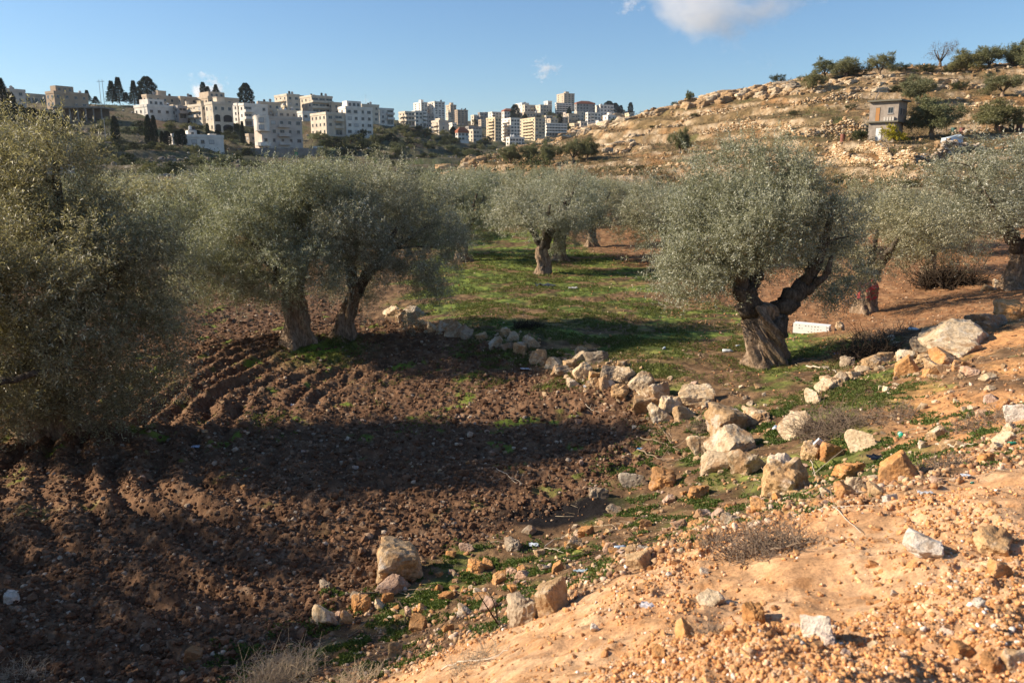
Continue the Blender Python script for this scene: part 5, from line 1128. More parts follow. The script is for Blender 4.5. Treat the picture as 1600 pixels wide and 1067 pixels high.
BL = [ # label, x0,x1,top,base,d,left fraction,floors,colour,feature
 ('pale four-storey block cut by the left edge behind the tallest cypress',-20,38,141,178,300,.55,4,'pink','t'),
 ('long low ribbed building with a row of wide openings, left skyline',36,78,148,160,345,.05,1,'beige','B'),
 ('brown block with a long white panel and penthouse on the left skyline',76,133,145,168,300,.2,2,'brown','Pt'),
 ('long tan block with rooftop dishes and round corner beside the broad pine',225,282,150,170,330,.12,2,'beige','tp'),
 ('low tan block with a crowded row of rooftop tanks',281,309,153,172,345,.1,2,'beige','t'),
 ('flat white villa with a raised corner below the tan block',213,275,166,182,310,.3,1,'white','P'),
 ('small grey house between the villa and the arched building',274,292,168,186,305,.3,2,'grey','b'),
 ('upper beige block with dark rooftop dishes above the arched building',306,371,153,176,325,.32,2,'beige','Pt'),
 ('cream wing at the left of the arched building',288,326,165,192,310,.75,3,'cream','L'),
 ('narrow white block with a bright blank side right of the arched building',361,376,164,191,312,.75,3,'white',''),
 ('pale grey white block with small balconies right of the narrow white one',376,418,164,197,308,.18,3,'bright','tb'),
 ('beige house with one window behind the pale grey white block',404,438,161,182,335,.1,2,'beige','t'),
 ('terraced cream block with deep overhanging balconies on the skyline',431,468,149,176,335,.5,3,'cream','Lt'),
 ('brown rooftop building half hidden behind the terraced cream block',455,474,151,166,350,.3,2,'brown',''),
 ('square beige block with blank left face and wide front balconies',471,519,151,178,330,.36,3,'cream','Bt'),
 ('lower tan annex between the square beige block and the white cluster',517,534,162,180,335,.1,2,'beige',''),
 ('white roofed storey with tanks just behind the round-cornered block',420,472,174,184,312,.3,1,'cream','t'),
 ('low white building with reddish awning left of the long cream block',466,504,176,188,322,.2,1,'white',''),
 ('long cream three-storey block above the yellow tree',487,560,178,211,312,.33,3,'cream','b'),
 ('white block with stepped terraces and a grey tank tower',531,582,169,211,326,.22,4,'bright','Pt'),
 ('cream block with long stepped balconies and rooftop mast, right end of near houses',553,592,165,190,350,.35,3,'cream','Lta'),
 ('pale end block right of the stepped balconies',588,615,171,194,352,.2,3,'white','b'),
 ('house with curved balconies at the start of the distant town',624,648,176,196,470,.4,3,'cream','LB'),
 ('grey white block in front of the first tall tower',644,666,175,198,500,.25,4,'white','b'),
 ('dark half-finished block under the pair of towers',664,678,180,200,500,.1,3,'grey',''),
 ('narrow white tower with stair shaft, left of the pair of towers',647,668,161,187,690,.55,8,'bright','p'),
 ('broad white tower, tallest of the left pair of towers',667,695,160,190,690,.45,8,'white','t'),
 ('slim beige tower standing alone on the skyline',697,713,165,190,720,.45,8,'beige','p'),
 ('square brown tower right of the slim one',711,731,173,196,640,.22,7,'brown','t'),
 ('cream balconied block in front of the towers',675,700,190,210,440,.45,3,'cream','L'),
 ('low house with red roof in the valley',712,732,207,220,470,.2,2,'white','R'),
 ('beige cube house with blank left face in the valley',730,753,204,222,470,.42,3,'cream',''),
 ('grey flat-roofed house behind the beige cube',728,752,199,208,520,.2,2,'grey',''),
 ('cream yellow block with six floors of balconies, left in the central group',760,783,185,220,610,.6,7,'yellow','L'),
 ('white balconied block joined to the cream yellow one',781,812,186,223,600,.55,7,'bright','L'),
 ('tall cream block with brown shaded front in the central group',811,851,185,220,610,.62,7,'yellow','L'),
 ('white block with long ribbon windows right of the tall cream one',850,885,194,212,600,.1,4,'bright','B'),
 ('low white grey building in front of the central group',791,819,216,227,540,.2,2,'bright','t'),
 ('white house with a red domed roof above the central group',784,805,174,187,740,.2,2,'white','R'),
 ('stepped white block on the skyline above the red-roofed house',805,826,162,177,820,.5,3,'bright','t'),
 ('curved cream block beside the stepped white one',816,837,165,180,800,.2,3,'cream','b'),
 ('pale block left of the large beige tower, skyline',837,862,165,180,800,.3,3,'cream','b'),
 ('small white rooftop house near the large tower',850,862,159,170,830,.5,2,'bright',''),
 ('large beige tower, highest building of the skyline',870,897,147,165,860,.42,6,'beige','pa'),
 ('pale block with five window rows in front of the large tower',868,892,162,179,820,.05,5,'white','B'),
 ('grey block with long red-brown roof right of the large tower',898,929,162,181,820,.1,4,'grey','Rt'),
 ('white stepped block on the right of the skyline',927,958,165,181,820,.35,3,'bright','tb'),
 ('small cream house at the right end of the skyline',964,976,173,181,800,.4,1,'yellow',''),
 ('low white house at the far right end of the skyline',975,991,175,183,800,.3,1,'bright','t'),
 ('white four-storey house with green awning on the right slope',915,938,177,197,700,.15,4,'bright','bt'),
 ('pair of white gables, right of the green awning house',942,961,181,194,700,.4,2,'bright','p'),
 ('cream house above the ribbon-window block',851,863,182,196,700,.2,3,'cream',''),
 ('tan house in the trees left of the awning house',885,903,179,192,740,.2,2,'beige','b'),
 ('long low tan roofs behind the central blocks',812,846,177,188,760,.2,2,'beige','t'),
 ('cream house on the left slope of the town',736,748,181,196,700,.4,3,'cream',''),
 ('grey house with balconies on the left slope of the town',747,762,177,198,690,.2,4,'grey','b'),
 ('pale house behind the red-domed one',763,784,176,188,760,.3,3,'white','b'),
 ('small white houses over the rocky crest, leftmost',903,917,191,204,640,.3,2,'cream',''),
 ('small white house just above the crest of the ridge',931,945,190,200,640,.3,2,'bright','t'),
 ('small pale house nearest the bend of the crest',950,964,183,191,680,.3,2,'cream',''),
 ('blank beige building squeezed behind the awning house',903,916,168,180,790,.3,3,'cream',''),
 ('tall thin house between the grey tiled block and white stepped block',880,892,177,190,760,.3,3,'pink',''),
 ('tiny tan hut among trees below the long cream block',455,466,213,221,300,.4,1,'cream',''),
 ('low tan building right of the needle-thin cypress',385,401,212,221,300,.3,1,'beige',''),
 ('small white pump house at the right end of the concrete wall',492,504,232,238,292,.2,1,'bright','')]
for r_ in BL:
    lb, x0, x1, tp, bs, d, fl, fn, col, ft = r_; far = d > 450
    building(lb, x0, x1, tp, bs, d, fl, fn, col, 27, feat=ft, cat='house' if fn < 3 else 'apartment block', name='house' if fn < 3 else ('tower_block' if fn > 5 else 'apartment_building'), win=(1.7, 1.5) if far else (1.3, 1.2), nx=None if not far else max(2, int((x1 - x0) * (1 - fl) / 4.2)), ny=None if not far else max(1, int((x1 - x0) * fl / 4.5)), shut=.05 if far else .16)
rg2 = random.Random(31); FILL = []
for i in range(46):
    px = rg2.uniform(640, 985) if i < 34 else rg2.uniform(225, 470); far_ = i < 34
    py = rg2.uniform(183, 206) if far_ else rg2.uniform(172, 186); w_ = rg2.uniform(7, 17) if far_ else rg2.uniform(12, 24); FILL.append((px, py, w_, w_ * rg2.uniform(.5, .95) if far_ else w_ * rg2.uniform(.4, .6), far_))
def fz(s): return ('above the near houses' if not s[4] else 'left of the slim tower' if s[0] < 700 else 'in the dip of the town' if s[0] < 790 else 'behind the central blocks' if s[0] < 880 else 'on the right of the town')
FR = rank(FILL, fz)
for i, s_ in enumerate(FILL):
    px, py, w_, h_, far_ = s_; c_ = rg2.choice(['bright', 'white', 'cream', 'beige', 'grey', 'yellow']); fn = 2 if h_ < 9 else 3
    building(f'small {dict(bright="white", white="off-white", cream="cream", beige="beige", grey="grey", yellow="sandy")[c_]} house {fz(s_)}, {ordw(FR[i])} small one from left', px - w_ / 2, px + w_ / 2, py - h_, py, 700 if far_ else 335, rg2.uniform(.25, .55), fn, c_, rg2.uniform(18, 34), feat=rg2.choice(['t', 'p', '', 'b', 'tL']), cat='house', name='house', win=(1.6, 1.4), nx=2, ny=1, shut=.1)
# the round-cornered apartment block
t = building('five-storey block with a rounded left corner above the long concrete wall', 400, 472, 184, 240, 300, .16, 4, 'pink', 22, nx=5, ny=0, feat='', cat='apartment block')
k = 300 / F
def arc(cx, cy, r, n=14): return [(cx + r * math.cos(a), cy + r * math.sin(a)) for a in np.linspace(0, 2 * math.pi, n + 1)[:-1]]
q = MB()
for z0, z1 in ((8.0, 12.8),): q.prism(arc(.9, 1.4, 2.6), z0, z1, 0)
q.prism(arc(.9, 1.4, 2.75), 7.7, 7.999, 0); q.prism(arc(.9, 1.4, 2.7), 2.6, 3.9, 0); q.prism(arc(.9, 1.4, 2.7), 12.801, 13.1, 0); q.build('round_bay', [WC['bright']], t)
for zz in (9.0, 11.4):
    o = link('window', WS, t, (-.4, -1.32, zz)); o.rotation_euler = (0, 0, R(-28)); o.scale = (1.9, 1, 1.6)
q = MB(); q.box(6.0, 10.2, -1.25, -.001, 0, .2, 0)
for zz in (3.2, 6.2, 9.3): q.box(6.0, 10.2, -1.25, -.001, zz - .15, zz + .05, 0); q.box(6.0, 10.2, -1.25, -1.1, zz + .051, zz + 1.0, 0)
q.build('balcony', [WC['pink']], t)
# the arched building
t = building('cream building with arched loggias and stepped terraces, centre of the near houses', 324, 364, 162, 206, 303, .28, 3, 'cream', 24, nx=3, ny=2, feat='p')
def arch(w_, h_):
    n = 8; pts = [(-w_/2, 0), (w_/2, 0), (w_/2, h_ - w_*.28)] + [(w_/2*math.cos(a), h_ - w_*.28 + w_*.28*math.sin(a)) for a in np.linspace(0.3, math.pi - .3, n)] + [(-w_/2, h_ - w_*.28)]
    m = bpy.data.meshes.new('arch_shade_mesh'); v = [(x, -.03, z) for x, z in pts] + [(x, 0, z) for x, z in pts]; N = len(pts)
    m.from_pydata(v, [], [list(range(N))] + [[i, N + i, N + (i + 1) % N, (i + 1) % N] for i in range(N)]); m.materials.append(M_HOLESHADE); m.update(); return m
for x_, w_, z_ in ((1.6, 2.2, .2), (5.6, 4.0, .2), (1.6, 2.2, 3.9), (5.8, 3.6, 3.9)):
    o = link('arch_shade_sheet', arch(w_, 2.7), t, (x_, -.31, z_))  # dark sheet on the solid front, painted shade of the loggia
q = MB(); q.box(-.001, 8.0, -.3, -.002, 3.3, 3.7, 0); q.box(-.001, 8.0, -.3, -.002, 7.0, 7.4, 0); q.box(3.3, 3.7, -.3, -.002, -3, 3.299, 0); q.box(-.001, 3.299, -.28, -.002, -3, 3.299, 0); q.box(3.701, 8.0, -.28, -.002, -3, 3.299, 0); q.box(0, 8, -.28, -.002, 3.701, 6.999, 0); q.build('loggia_front', [WC['cream']], t)
# white villa behind the row of cypresses
t = building('low white villa half hidden by a row of small cypresses', 265, 345, 213, 229, 236, .08, 1, 'bright', 12, nx=6, feat='', cat='villa', name='villa')
q = MB(); q.box(5.2, 8.0, 1, 5, 2.9, 5.3, 0); q.box(12.0, 14.2, 1, 4, 2.9, 4.4, 0); q.build('upper_storey', [WC['bright']], t)
o = link('window', WM, t, (6.6, .995, 4.2)); o.scale = (.9, 1, 1.1)
o = link('water_tank', TW_, t, (6.4, 3, 5.7)); o = link('water_tank', TB, t, (7.4, 3, 5.6))
# open concrete frame
t = thing('concrete_frame', 'unfinished open concrete frame with thin pillars and flat slab roof', 'building shell', P(85, 188, row_depth(120, 188, 262))); k = row_depth(120, 188, 262) / F; W_ = 71 * k
t.rotation_euler = (0, 0, R(4)); q = MB(); q.box(-.5, W_ + .5, -.5, 9, 4.3, 4.75, 0); q.build('roof', [M_CONC], t)
for i in range(7): q = MB(); q.box(i * W_ / 6.2, i * W_ / 6.2 + .38, 0, .38, -2.5, 4.299, 0); q.build('pillar', [M_CONC], t)
q = MB(); q.box(0, W_, 6, 6.3, -2, 4.299, 0); q.box(0, W_, -.1, 6.3, -1.6, -.2, 0); q.build('wall', [stucco('raw_block', (.13, .105, .085))], t)
# unfinished hut behind the left olive
t = thing('unfinished_hut', 'small roofless blockwork hut with an empty window, peeping above the left olive', 'hut', P(58, 262, 105)); k = 105 / F
q = MB(); q.box(1.2, 3.2, 0, .25, -1, 3.4, 0); q.box(2.95, 3.2, .251, 3, -1, 3.4, 0); q.box(0, .5, 0, .5, -1, 3.5, 0); q.box(0, .25, .501, 3, -1, 2.2, 0); q.build('wall', [WC['grey']], t)
q = MB(); q.box(1.75, 2.5, -.03, -.001, 1.9, 2.9, 0); q.build('window_shade_sheet', [M_HOLESHADE], t)  # dark sheet on the solid wall, painted shade of the empty window
# long concrete retaining wall
q = MB(); p0 = P(372, 250, 290); p1 = P(505, 254, 288)
L_ = math.hypot(p1[0] - p0[0], p1[1] - p0[1]); t = thing('retaining_wall', 'long grey board-marked concrete wall below the round-cornered block', 'wall', p0, math.atan2(p1[1] - p0[1], p1[0] - p0[0]))
q.box(0, L_, 0, .4, -4, 4.0, 0); q.build('wall', [M_CONC], t)
for i in range(9): q = MB(); q.box(i * L_ / 9 + .2, i * L_ / 9 + .5, -.05, -.001, -4, 4.02, 0); q.build('joint_rib', [M_CONC], t)
for x, y, b_, lb, hh in ((158,161,335,'left one of two utility poles on the left skyline',9),(163,161,335,'right one of two utility poles on the left skyline',9),(165,214,250,'grey lamp pole standing on the left terraces',5.5),(464,262,240,'thin post with a green sign plate below the concrete wall',4)):
    t = thing('utility_pole' if hh > 5 else 'sign_post', lb, 'pole', P(x, y, b_)); q = MB(); q.cyl(0,0,-1,hh,.12,.08,8,0); q.build('pole', [M_METAL], t); q = MB()
    if hh > 8: q.box(-.9,.9,-.06,.06,hh-.8,hh-.65,0)
    elif hh > 5: q.box(-.1,.9,-.08,.08,hh-.1,hh,0)
    else: q.box(-.45,.45,-.03,.03,hh-.5,hh+.4,0)
    q.build('crossarm' if hh > 5 else 'plate', [M_METAL if hh > 5 else mat('sign_green', (.02,.22,.10))], t)

# ------------------------------------------------------------------ the two-storey hut on the right hillside
hx, hy, hz = P(1355, 222, 107); th = R(-42)
hut = thing('hut', 'two-storey grey plastered hut with overhanging upper floor on the hillside terrace', 'hut', (hx, hy, hz), th); hut.scale = (.69, .72, .86)
k = 107 / F; W_ = 5.0; D_ = 4.6; M_PL = stucco('hut_plaster', (.36,.30,.245), .3, 1.6); M_SLAB = mat('slab', (.16,.145,.11))
q = MB(); q.box(0, W_ - .3, 0, D_, -2.0, 2.75, 0); q.build('lower_wall', [M_PL], hut)
q = MB(); q.box(-.25, W_ + .35, -.55, D_ + .2, 2.751, 2.95, 0); q.build('floor_slab', [M_SLAB], hut)
q = MB(); q.box(0, W_ + .1, -.1, D_, 2.951, 5.75, 0); q.build('upper_wall', [M_PL], hut)
q = MB(); q.box(-.3, W_ + .7, -.75, D_ + .3, 5.751, 5.98, 0); q.build('roof', [M_SLAB], hut)
q = MB(); q.box(1.1, 1.9, -.14, -.1001, 2.96, 4.95, 0); q.box(1.15, 1.85, -.16, -.1401, 2.98, 4.88, 1); dr = q.build('upper_door', [M_SLAB, mat('door_orange_wood', (.42,.20,.07))], hut)
q = MB(); q.box(1.7, 1.76, -.2, -.161, 3.85, 3.95, 0); q.build('handle', [M_METAL], dr)
q = MB(); q.box(1.35, 2.45, -.04, -.001, 0, 2.0, 0); q.box(1.42, 1.9, -.06, -.0401, .04, 1.94, 1); q.box(1.92, 2.38, -.06, -.0401, .04, 1.94, 1); dr = q.build('lower_door', [M_SLAB, mat('door_white', (.72,.72,.70))], hut)
q = MB(); q.box(1.95, 2.0, -.1, -.0601, .9, 1.05, 0); q.build('handle', [M_METAL], dr)
o = link('window', WM, hut, (3.75, -.103, 4.45)); o.scale = (1.0, 1, .95)
for yy in (1.3, 2.8): o = link('window', WM, hut, (W_ + .103, yy, 4.3)); o.rotation_euler = (0, 0, R(90)); o.scale = (.9, 1, 1.0)
for i in range(4): q = MB(); q.box(2.75 + i * .48, 3.1 + i * .48, -.5, -.2, 2.951, 3.5, 0); q.build('balustrade_block', [mat('block_pale', (.52,.47,.40)) if i == 0 else bpy.data.materials['block_pale']], hut)
v, qq = tube([(.6, .3, 5.95), (.95, .3, 6.7), (1.3, .3, 7.3)], .09, 6); link('roof_beam', quick_mesh('roof_beam', v, qq, False, [mat('beam', (.25,.2,.17))]), hut)
def barrel(label, px, py, h_, c, d=None):
    h_ *= .72; c = tuple(.6 * v + .03 for v in c)
    x, y, z = Tz(px, py); t = MB(); r = h_ * .33; t.cyl(0,0,-.2,h_*.33,r,r,14,0); t.cyl(0,0,h_*.33,h_*.36,r*1.06,r*1.06,14,0); t.cyl(0,0,h_*.36,h_*.68,r,r,14,0); t.cyl(0,0,h_*.68,h_*.71,r*1.06,r*1.06,14,0); t.cyl(0,0,h_*.71,h_,r,r*.96,14,0)
    o = t.build('barrel', [mat('barrel_plastic', c, .5)], None, (x, y, z)); tag(o, label, 'barrel')
barrel('rusty orange barrel standing alone left of the hut terrace', 1316, 225, 1.3, (.35,.10,.04)); barrel('red-brown barrel behind the large olive right of the hut', 1503, 206, 1.4, (.30,.07,.05)); barrel('dark green barrel beside the red-brown one', 1490, 206, 1.5, (.03,.14,.11)); barrel('reddish barrel near the right edge of the terrace', 1592, 204, 1.5, (.34,.09,.06)); barrel('dark barrel left of the reddish one at the right edge', 1580, 204, 1.3, (.08,.09,.08)); barrel('brown barrel between the dark ones on the terrace', 1563, 204, 1.3, (.25,.09,.05))
x, y, z = Tz(1487, 224)
bp = bmesh.new(); bmesh.ops.create_cube(bp, size=1); bmesh.ops.bevel(bp, geom=bp.edges[:], offset=.14, segments=3, affect='EDGES'); bmesh.ops.subdivide_edges(bp, edges=bp.edges[:], cuts=1, use_grid_fill=True)
for v in bp.verts: v.co.z *= (.9 + .35 * math.sin(v.co.x * 5)); v.co.y += .1 * math.sin(v.co.z * 8 + v.co.x * 5)
mm = bpy.data.meshes.new('plastic_bundle'); bp.to_mesh(mm); mm.materials.append(mat('plastic_sheet', (.55,.62,.66), .35)); o = link('plastic_bundle', mm, None, (x, y, z + .35)); o.scale = (2.2, 1.4, 1.1); tag(o, 'pale bluish plastic-wrapped bundle on the wall right of the big olive', 'bundle')

# ------------------------------------------------------------------ things lying about in the grove
def foam_block():
    x, y, z = hit(1268, 520); b = MB(); w, hgt, dpt = .86, .25, .24
    b.box(-w/2, w/2, -dpt/2, dpt/2, 0, hgt, 0)
    # honeycomb of thin dark marks, the shade of pits and slots put on as colour
    rng = random.Random(4)
    for i in range(11):
        for j in range(3):
            if rng.random() < .25: continue
            cx_ = -w/2 + .06 + i * .075; cz_ = .055 + j * .07; b.box(cx_, cx_ + rng.uniform(.015, .04), -dpt/2 - .002, -dpt/2 - .0005, cz_, cz_ + .018, 1)
    for j in range(2):
        for i in range(3): b.box(w/2 + .0005, w/2 + .002, -dpt/2 + .04 + i * .06, -dpt/2 + .075 + i * .06, .05 + j * .09, .10 + j * .09, 1)
    o = b.build('foam_block', [mat('foam_white', (.82,.81,.78), .8), mat('foam_pit_shade', (.25,.2,.16))], None, (x, y, z - .01)); o.rotation_euler = (R(2), 0, R(-33)); tag(o, 'long white foam block with pitted sides lying right of the gnarled tree', 'foam block')
foam_block()
M_RED = mat('red_paint', (.45,.03,.04), .6)
x, y, z = Tz(1352, 488)     # daubs of red paint on the trunk behind
def litter_bottle(label, px, py, lpx, rot, c, cap=(.6,.6,.6), cat='bottle', name='plastic_bottle'):
    x, y, z = hit(px, py); L_ = lpx * y / F; r = L_ * .16; t = thing(name, label, cat, (x, y, z + r), R(rot))
    v, q = tube([(-L_*.5,0,0),(-L_*.48,0,0),(-L_*.1,0,0),(L_*.05,0,0),(L_*.15,0,0),(L_*.3,0,0),(L_*.38,0,0),(L_*.44,0,0)], [r*.7,r,r,r*.9,r,r*.8,r*.35,r*.3], 12); m_ = mat('bottle_plastic', c, .15, .6)
    link('body', quick_mesh('body', v, q, True, [m_]), t); v, q = tube([(L_*.44,0,0),(L_*.5,0,0),(L_*.501,0,0)], [r*.38,r*.38,.0005], 10); link('cap', quick_mesh('cap', v, q, False, [mat('cap', cap, .4)]), t)
def litter_can(label, px, py, lpx, rot, c, c2):
    x, y, z = hit(px, py); L_ = lpx * y / F; r = L_ * .3; t = thing('drink_can', label, 'can', (x, y, z + r), R(rot))
    v, q = tube([(-L_*.5,0,0),(-L_*.499,0,0),(-L_*.42,0,0),(0,0,.1*r),(L_*.42,0,0),(L_*.5,0,0),(L_*.501,0,0)], [.0005,r*.8,r,r*.85,r,r*.8,.0005], 14); link('body', quick_mesh('body', v, q, True, [mat('can_paint', c, .3, .6)]), t)
    v, q = tube([(-L_*.12,0,.05*r),(L_*.12,0,.05*r)], [r*.97,r*.97], 14); link('printed_band', quick_mesh('printed_band', v, q, True, [mat('can_band', c2, .3, .5)]), t)
litter_bottle('clear plastic bottle in the shaded grass of the upper terrace', 1038, 549, 13, 70, (.55,.62,.66)); litter_bottle('pale flattened bottle left of the gnarled trunk', 1137, 551, 17, -8, (.62,.66,.66)); litter_bottle('tiny white bottle just right of the flattened one', 1153, 545, 9, 15, (.7,.7,.7))
litter_bottle('clear bluish bottle among the cobbles below the bank crest', 970, 861, 24, 12, (.42,.52,.62)); litter_bottle('green plastic bottle in the gully near the right edge', 1582, 700, 18, 10, (.03,.30,.17)); litter_bottle('pale plastic bottle beside the dark grey slab', 1427, 521, 16, -25, (.66,.72,.74)); litter_bottle('small green bottle at the foot of the angular orange boulder', 1520, 750, 10, 30, (.05,.35,.26)); litter_bottle('blue-green bottle left of the white stone line', 1262, 618, 11, -10, (.05,.25,.38))
litter_can('crushed blue and white can at the edge of the ploughed soil', 1001, 702, 12, 20, (.02,.22,.50), (.7,.72,.75)); litter_can('blue and white can in the weeds below the stone wall', 1211, 673, 13, 60, (.70,.72,.75), (.05,.32,.50)); litter_can('green and silver can standing among the weeds in the dip', 1407, 687, 15, 75, (.02,.34,.19), (.66,.7,.7))
def scrap(label, px, py, w, h, c, seed, name='plastic_scrap', cat='plastic scrap', zr=0, rough=.5):
    x, y, z = hit(px, py); rng = np.random.RandomState(seed); a = w * y / F; b_ = h * y / F * 1.6; n = 9
    gx_, gy_ = np.meshgrid(np.linspace(-.5, .5, n), np.linspace(-.5, .5, n), indexing='ij'); e = 1 - .35 * rng.rand(n, n)
    Z_ = .30 * a * np.abs(pn(gx_ * 4 + seed, gy_ * 4, seed)) + .12 * a * pn(gx_ * 11, gy_ * 11 + seed, seed)
    top = np.stack([gx_ * a * (.8 + .25 * e), gy_ * b_ * (.8 + .25 * e), Z_ + .012], -1).reshape(-1, 3); bot = top - np.array([0, 0, .003]); V = np.concatenate([top, bot]); idx = np.arange(n * n).reshape(n, n)
    q = np.stack([idx[:-1, :-1], idx[1:, :-1], idx[1:, 1:], idx[:-1, 1:]], -1).reshape(-1, 4); Q = np.concatenate([q, q[:, ::-1] + n * n])
    o = link(name, quick_mesh(name, V, Q, True, [mat('scrap', c, rough)]), None, (x, y, z + .01)); o.rotation_euler = (0, 0, R(zr)); tag(o, label, cat)
scrap('crumpled black bag beside the weeds left of the angular boulder', 1369, 720, 26, 14, (.012,.012,.015), 1, 'plastic_bag', 'bag', rough=.3); scrap('white crumpled paper on the dark soil, left of centre', 306, 699, 13, 6, (.55,.55,.62), 2, 'paper_scrap', 'paper'); scrap('white scrap on the soil below the twin trees', 459, 630, 13, 5, (.6,.58,.6), 3, 'paper_scrap', 'paper'); scrap('pale strip of plastic in the cobbles under the clear bluish bottle', 908, 893, 26, 5, (.45,.55,.60), 4); scrap('shiny snack wrapper on the sandy bank', 1015, 967, 34, 10, (.62,.58,.58), 5, 'wrapper', 'wrapper', -30, .25)
scrap('white scrap among the stones of the bank crest, right', 1508, 748, 14, 6, (.7,.72,.74), 6); scrap('white rag in the gravel at the crest under the orange boulder', 1447, 768, 24, 6, (.6,.6,.6), 7); scrap('pale plastic scrap at the far side of the scorched patch', 834, 852, 16, 7, (.6,.65,.7), 8); scrap('pale scrap on the soil behind the middle of the wall', 821, 580, 16, 4, (.5,.5,.52), 9); scrap('white scrap at the foot of the wall in the middle', 922, 609, 22, 5, (.55,.54,.56), 10); scrap('dark rag heap on the grass in front of the middle olive', 852, 449, 32, 10, (.06,.07,.08), 11, 'rag_heap', 'rags'); scrap('small white scrap on the lit grass behind', 895, 452, 14, 7, (.5,.48,.45), 12); scrap('thin blue scrap in the brush right of the gnarled trunk', 1307, 558, 10, 5, (.08,.12,.35), 13)
x, y, z = hit(1276, 706); b = MB(); b.box(-.13,.13,-.012,.012,0,.10,0); o = b.build('broken_tile', [mat('tile_white', (.8,.8,.8), .4)], None, (x, y - .12, z + .05)); o.rotation_euler = (R(20), R(32), R(12)); tag(o, 'broken white tile leaning on the tan stone above the bank', 'tile')

# ------------------------------------------------------------------ dead branches, dry brush, weeds and grass
M_STICK = mat('dry_stick', (.30,.22,.15), .9, .1); M_STICKP = mat('pale_stick', (.52,.44,.34), .9, .1); M_DRYG = mat('dry_grass', (.42,.33,.22), .9, .1); M_DARKB = mat('dark_twig', (.055,.04,.028), .9, .1); M_BRUSH = mat('brush_twig', (.21,.155,.11), .9, .1)
def stick(label, pts, rad, m=M_STICK, lift=.03, seed=0, name='stick', fork=2):
    rng = np.random.RandomState(seed); W = [np.array(hit(a, b)) + (0, 0, lift) for a, b in pts]; parts = []
    for i in range(len(W) - 1): pass
    path = np.array(W); t = np.linspace(0, 1, 14); s = np.linspace(0, 1, len(path)); pp = np.stack([np.interp(t, s, path[:, i]) for i in range(3)], 1)
    for _ in range(2): pp[1:-1] = .25 * pp[:-2] + .5 * pp[1:-1] + .25 * pp[2:]
    pp += rng.normal(size=pp.shape) * rad * .8; pp[:, 2] = np.maximum(pp[:, 2], full_h(pp[:, 0], pp[:, 1]) + rad); parts.append(tube(pp, np.linspace(rad, rad * .35, 14), 6))
    L_ = np.linalg.norm(pp[-1] - pp[0])
    for k in range(fork):
        i = rng.randint(4, 11); e = pp[i] + (pp[min(i + 3, 13)] - pp[i]) * .8 + rng.normal(size=3) * L_ * .12; e[2] = abs(e[2] - pp[i][2]) + pp[i][2] + .02; parts.append(tube(curve3(pp[i], (pp[i] + e) / 2 + rng.normal(size=3) * .02, e, 6), np.linspace(rad * .6, rad * .2, 6), 5))
    v, q = join(parts); o = link(name, quick_mesh(name, v, q, True, [m])); tag(o, label, 'stick')
for i, a in enumerate([('pale curved stick on the ground right of the gnarled trunk',[(1258,575),(1285,580),(1306,588)],.02,M_STICKP),('thin dry branch lying on the sandy bank by the dry brush',[(1268,800),(1300,806),(1344,834)],.006,M_STICKP),('straight dry cane lying above the crest on the right',[(1462,701),(1490,704),(1520,704)],.010,M_STICKP),
  ('dark stick lying across the weeds above the bank crest',[(850,880),(930,868),(1000,852),(1060,846)],.009,M_DARKB),('second dark stick just below the first above the bank crest',[(840,893),(920,876),(990,862),(1045,850)],.007,M_DARKB),('bent root lying under the flat pinkish stone',[(540,940),(590,930),(650,928),(685,922)],.008,M_STICK),('short thick dark root in the foreground weeds',[(620,945),(632,965),(637,985)],.012,M_DARKB),('dark peg-like root left of the rough upright rock',[(772,970),(780,985),(788,994)],.012,M_DARKB),
  ('dry stem over the round boulder',[(1266,722),(1272,742),(1276,762)],.006,M_STICKP),('leaning cane under the round boulder',[(1180,728),(1200,752),(1214,776)],.006,M_STICK),('pale root tangle stick left of the bluish bottle',[(850,855),(870,843),(885,838),(905,836)],.006,M_STICKP),('curled pale twig by the plastic scrap',[(850,858),(868,862),(880,868)],.005,M_STICKP),('grey branch lying in the weeds below the wall, upper one',[(1000,690),(1040,698),(1062,706)],.010,M_STICK),('grey branch lying in the weeds below the wall, lower one',[(996,712),(1030,722),(1060,722)],.010,M_STICK),('stick crossing the weeds left of the upright stones',[(1020,660),(1040,684),(1048,698)],.009,M_STICK),
  ('twig on the ploughed soil in the middle',[(776,738),(795,748),(806,762)],.007,M_STICKP),('thin twig on the ploughed soil near the field edge',[(906,630),(925,645),(938,648)],.006,M_STICKP),('pale root snaking over the gravel at the bottom centre',[(690,1058),(730,1048),(770,1040),(800,1030)],.007,M_STICKP),('branch stub sticking out of the brush on the bank',[(1190,865),(1225,850),(1280,846)],.010,M_STICK),('second branch stub under the brush on the bank',[(1195,872),(1240,862),(1275,852)],.007,M_STICK)]): stick(*a, seed=i)
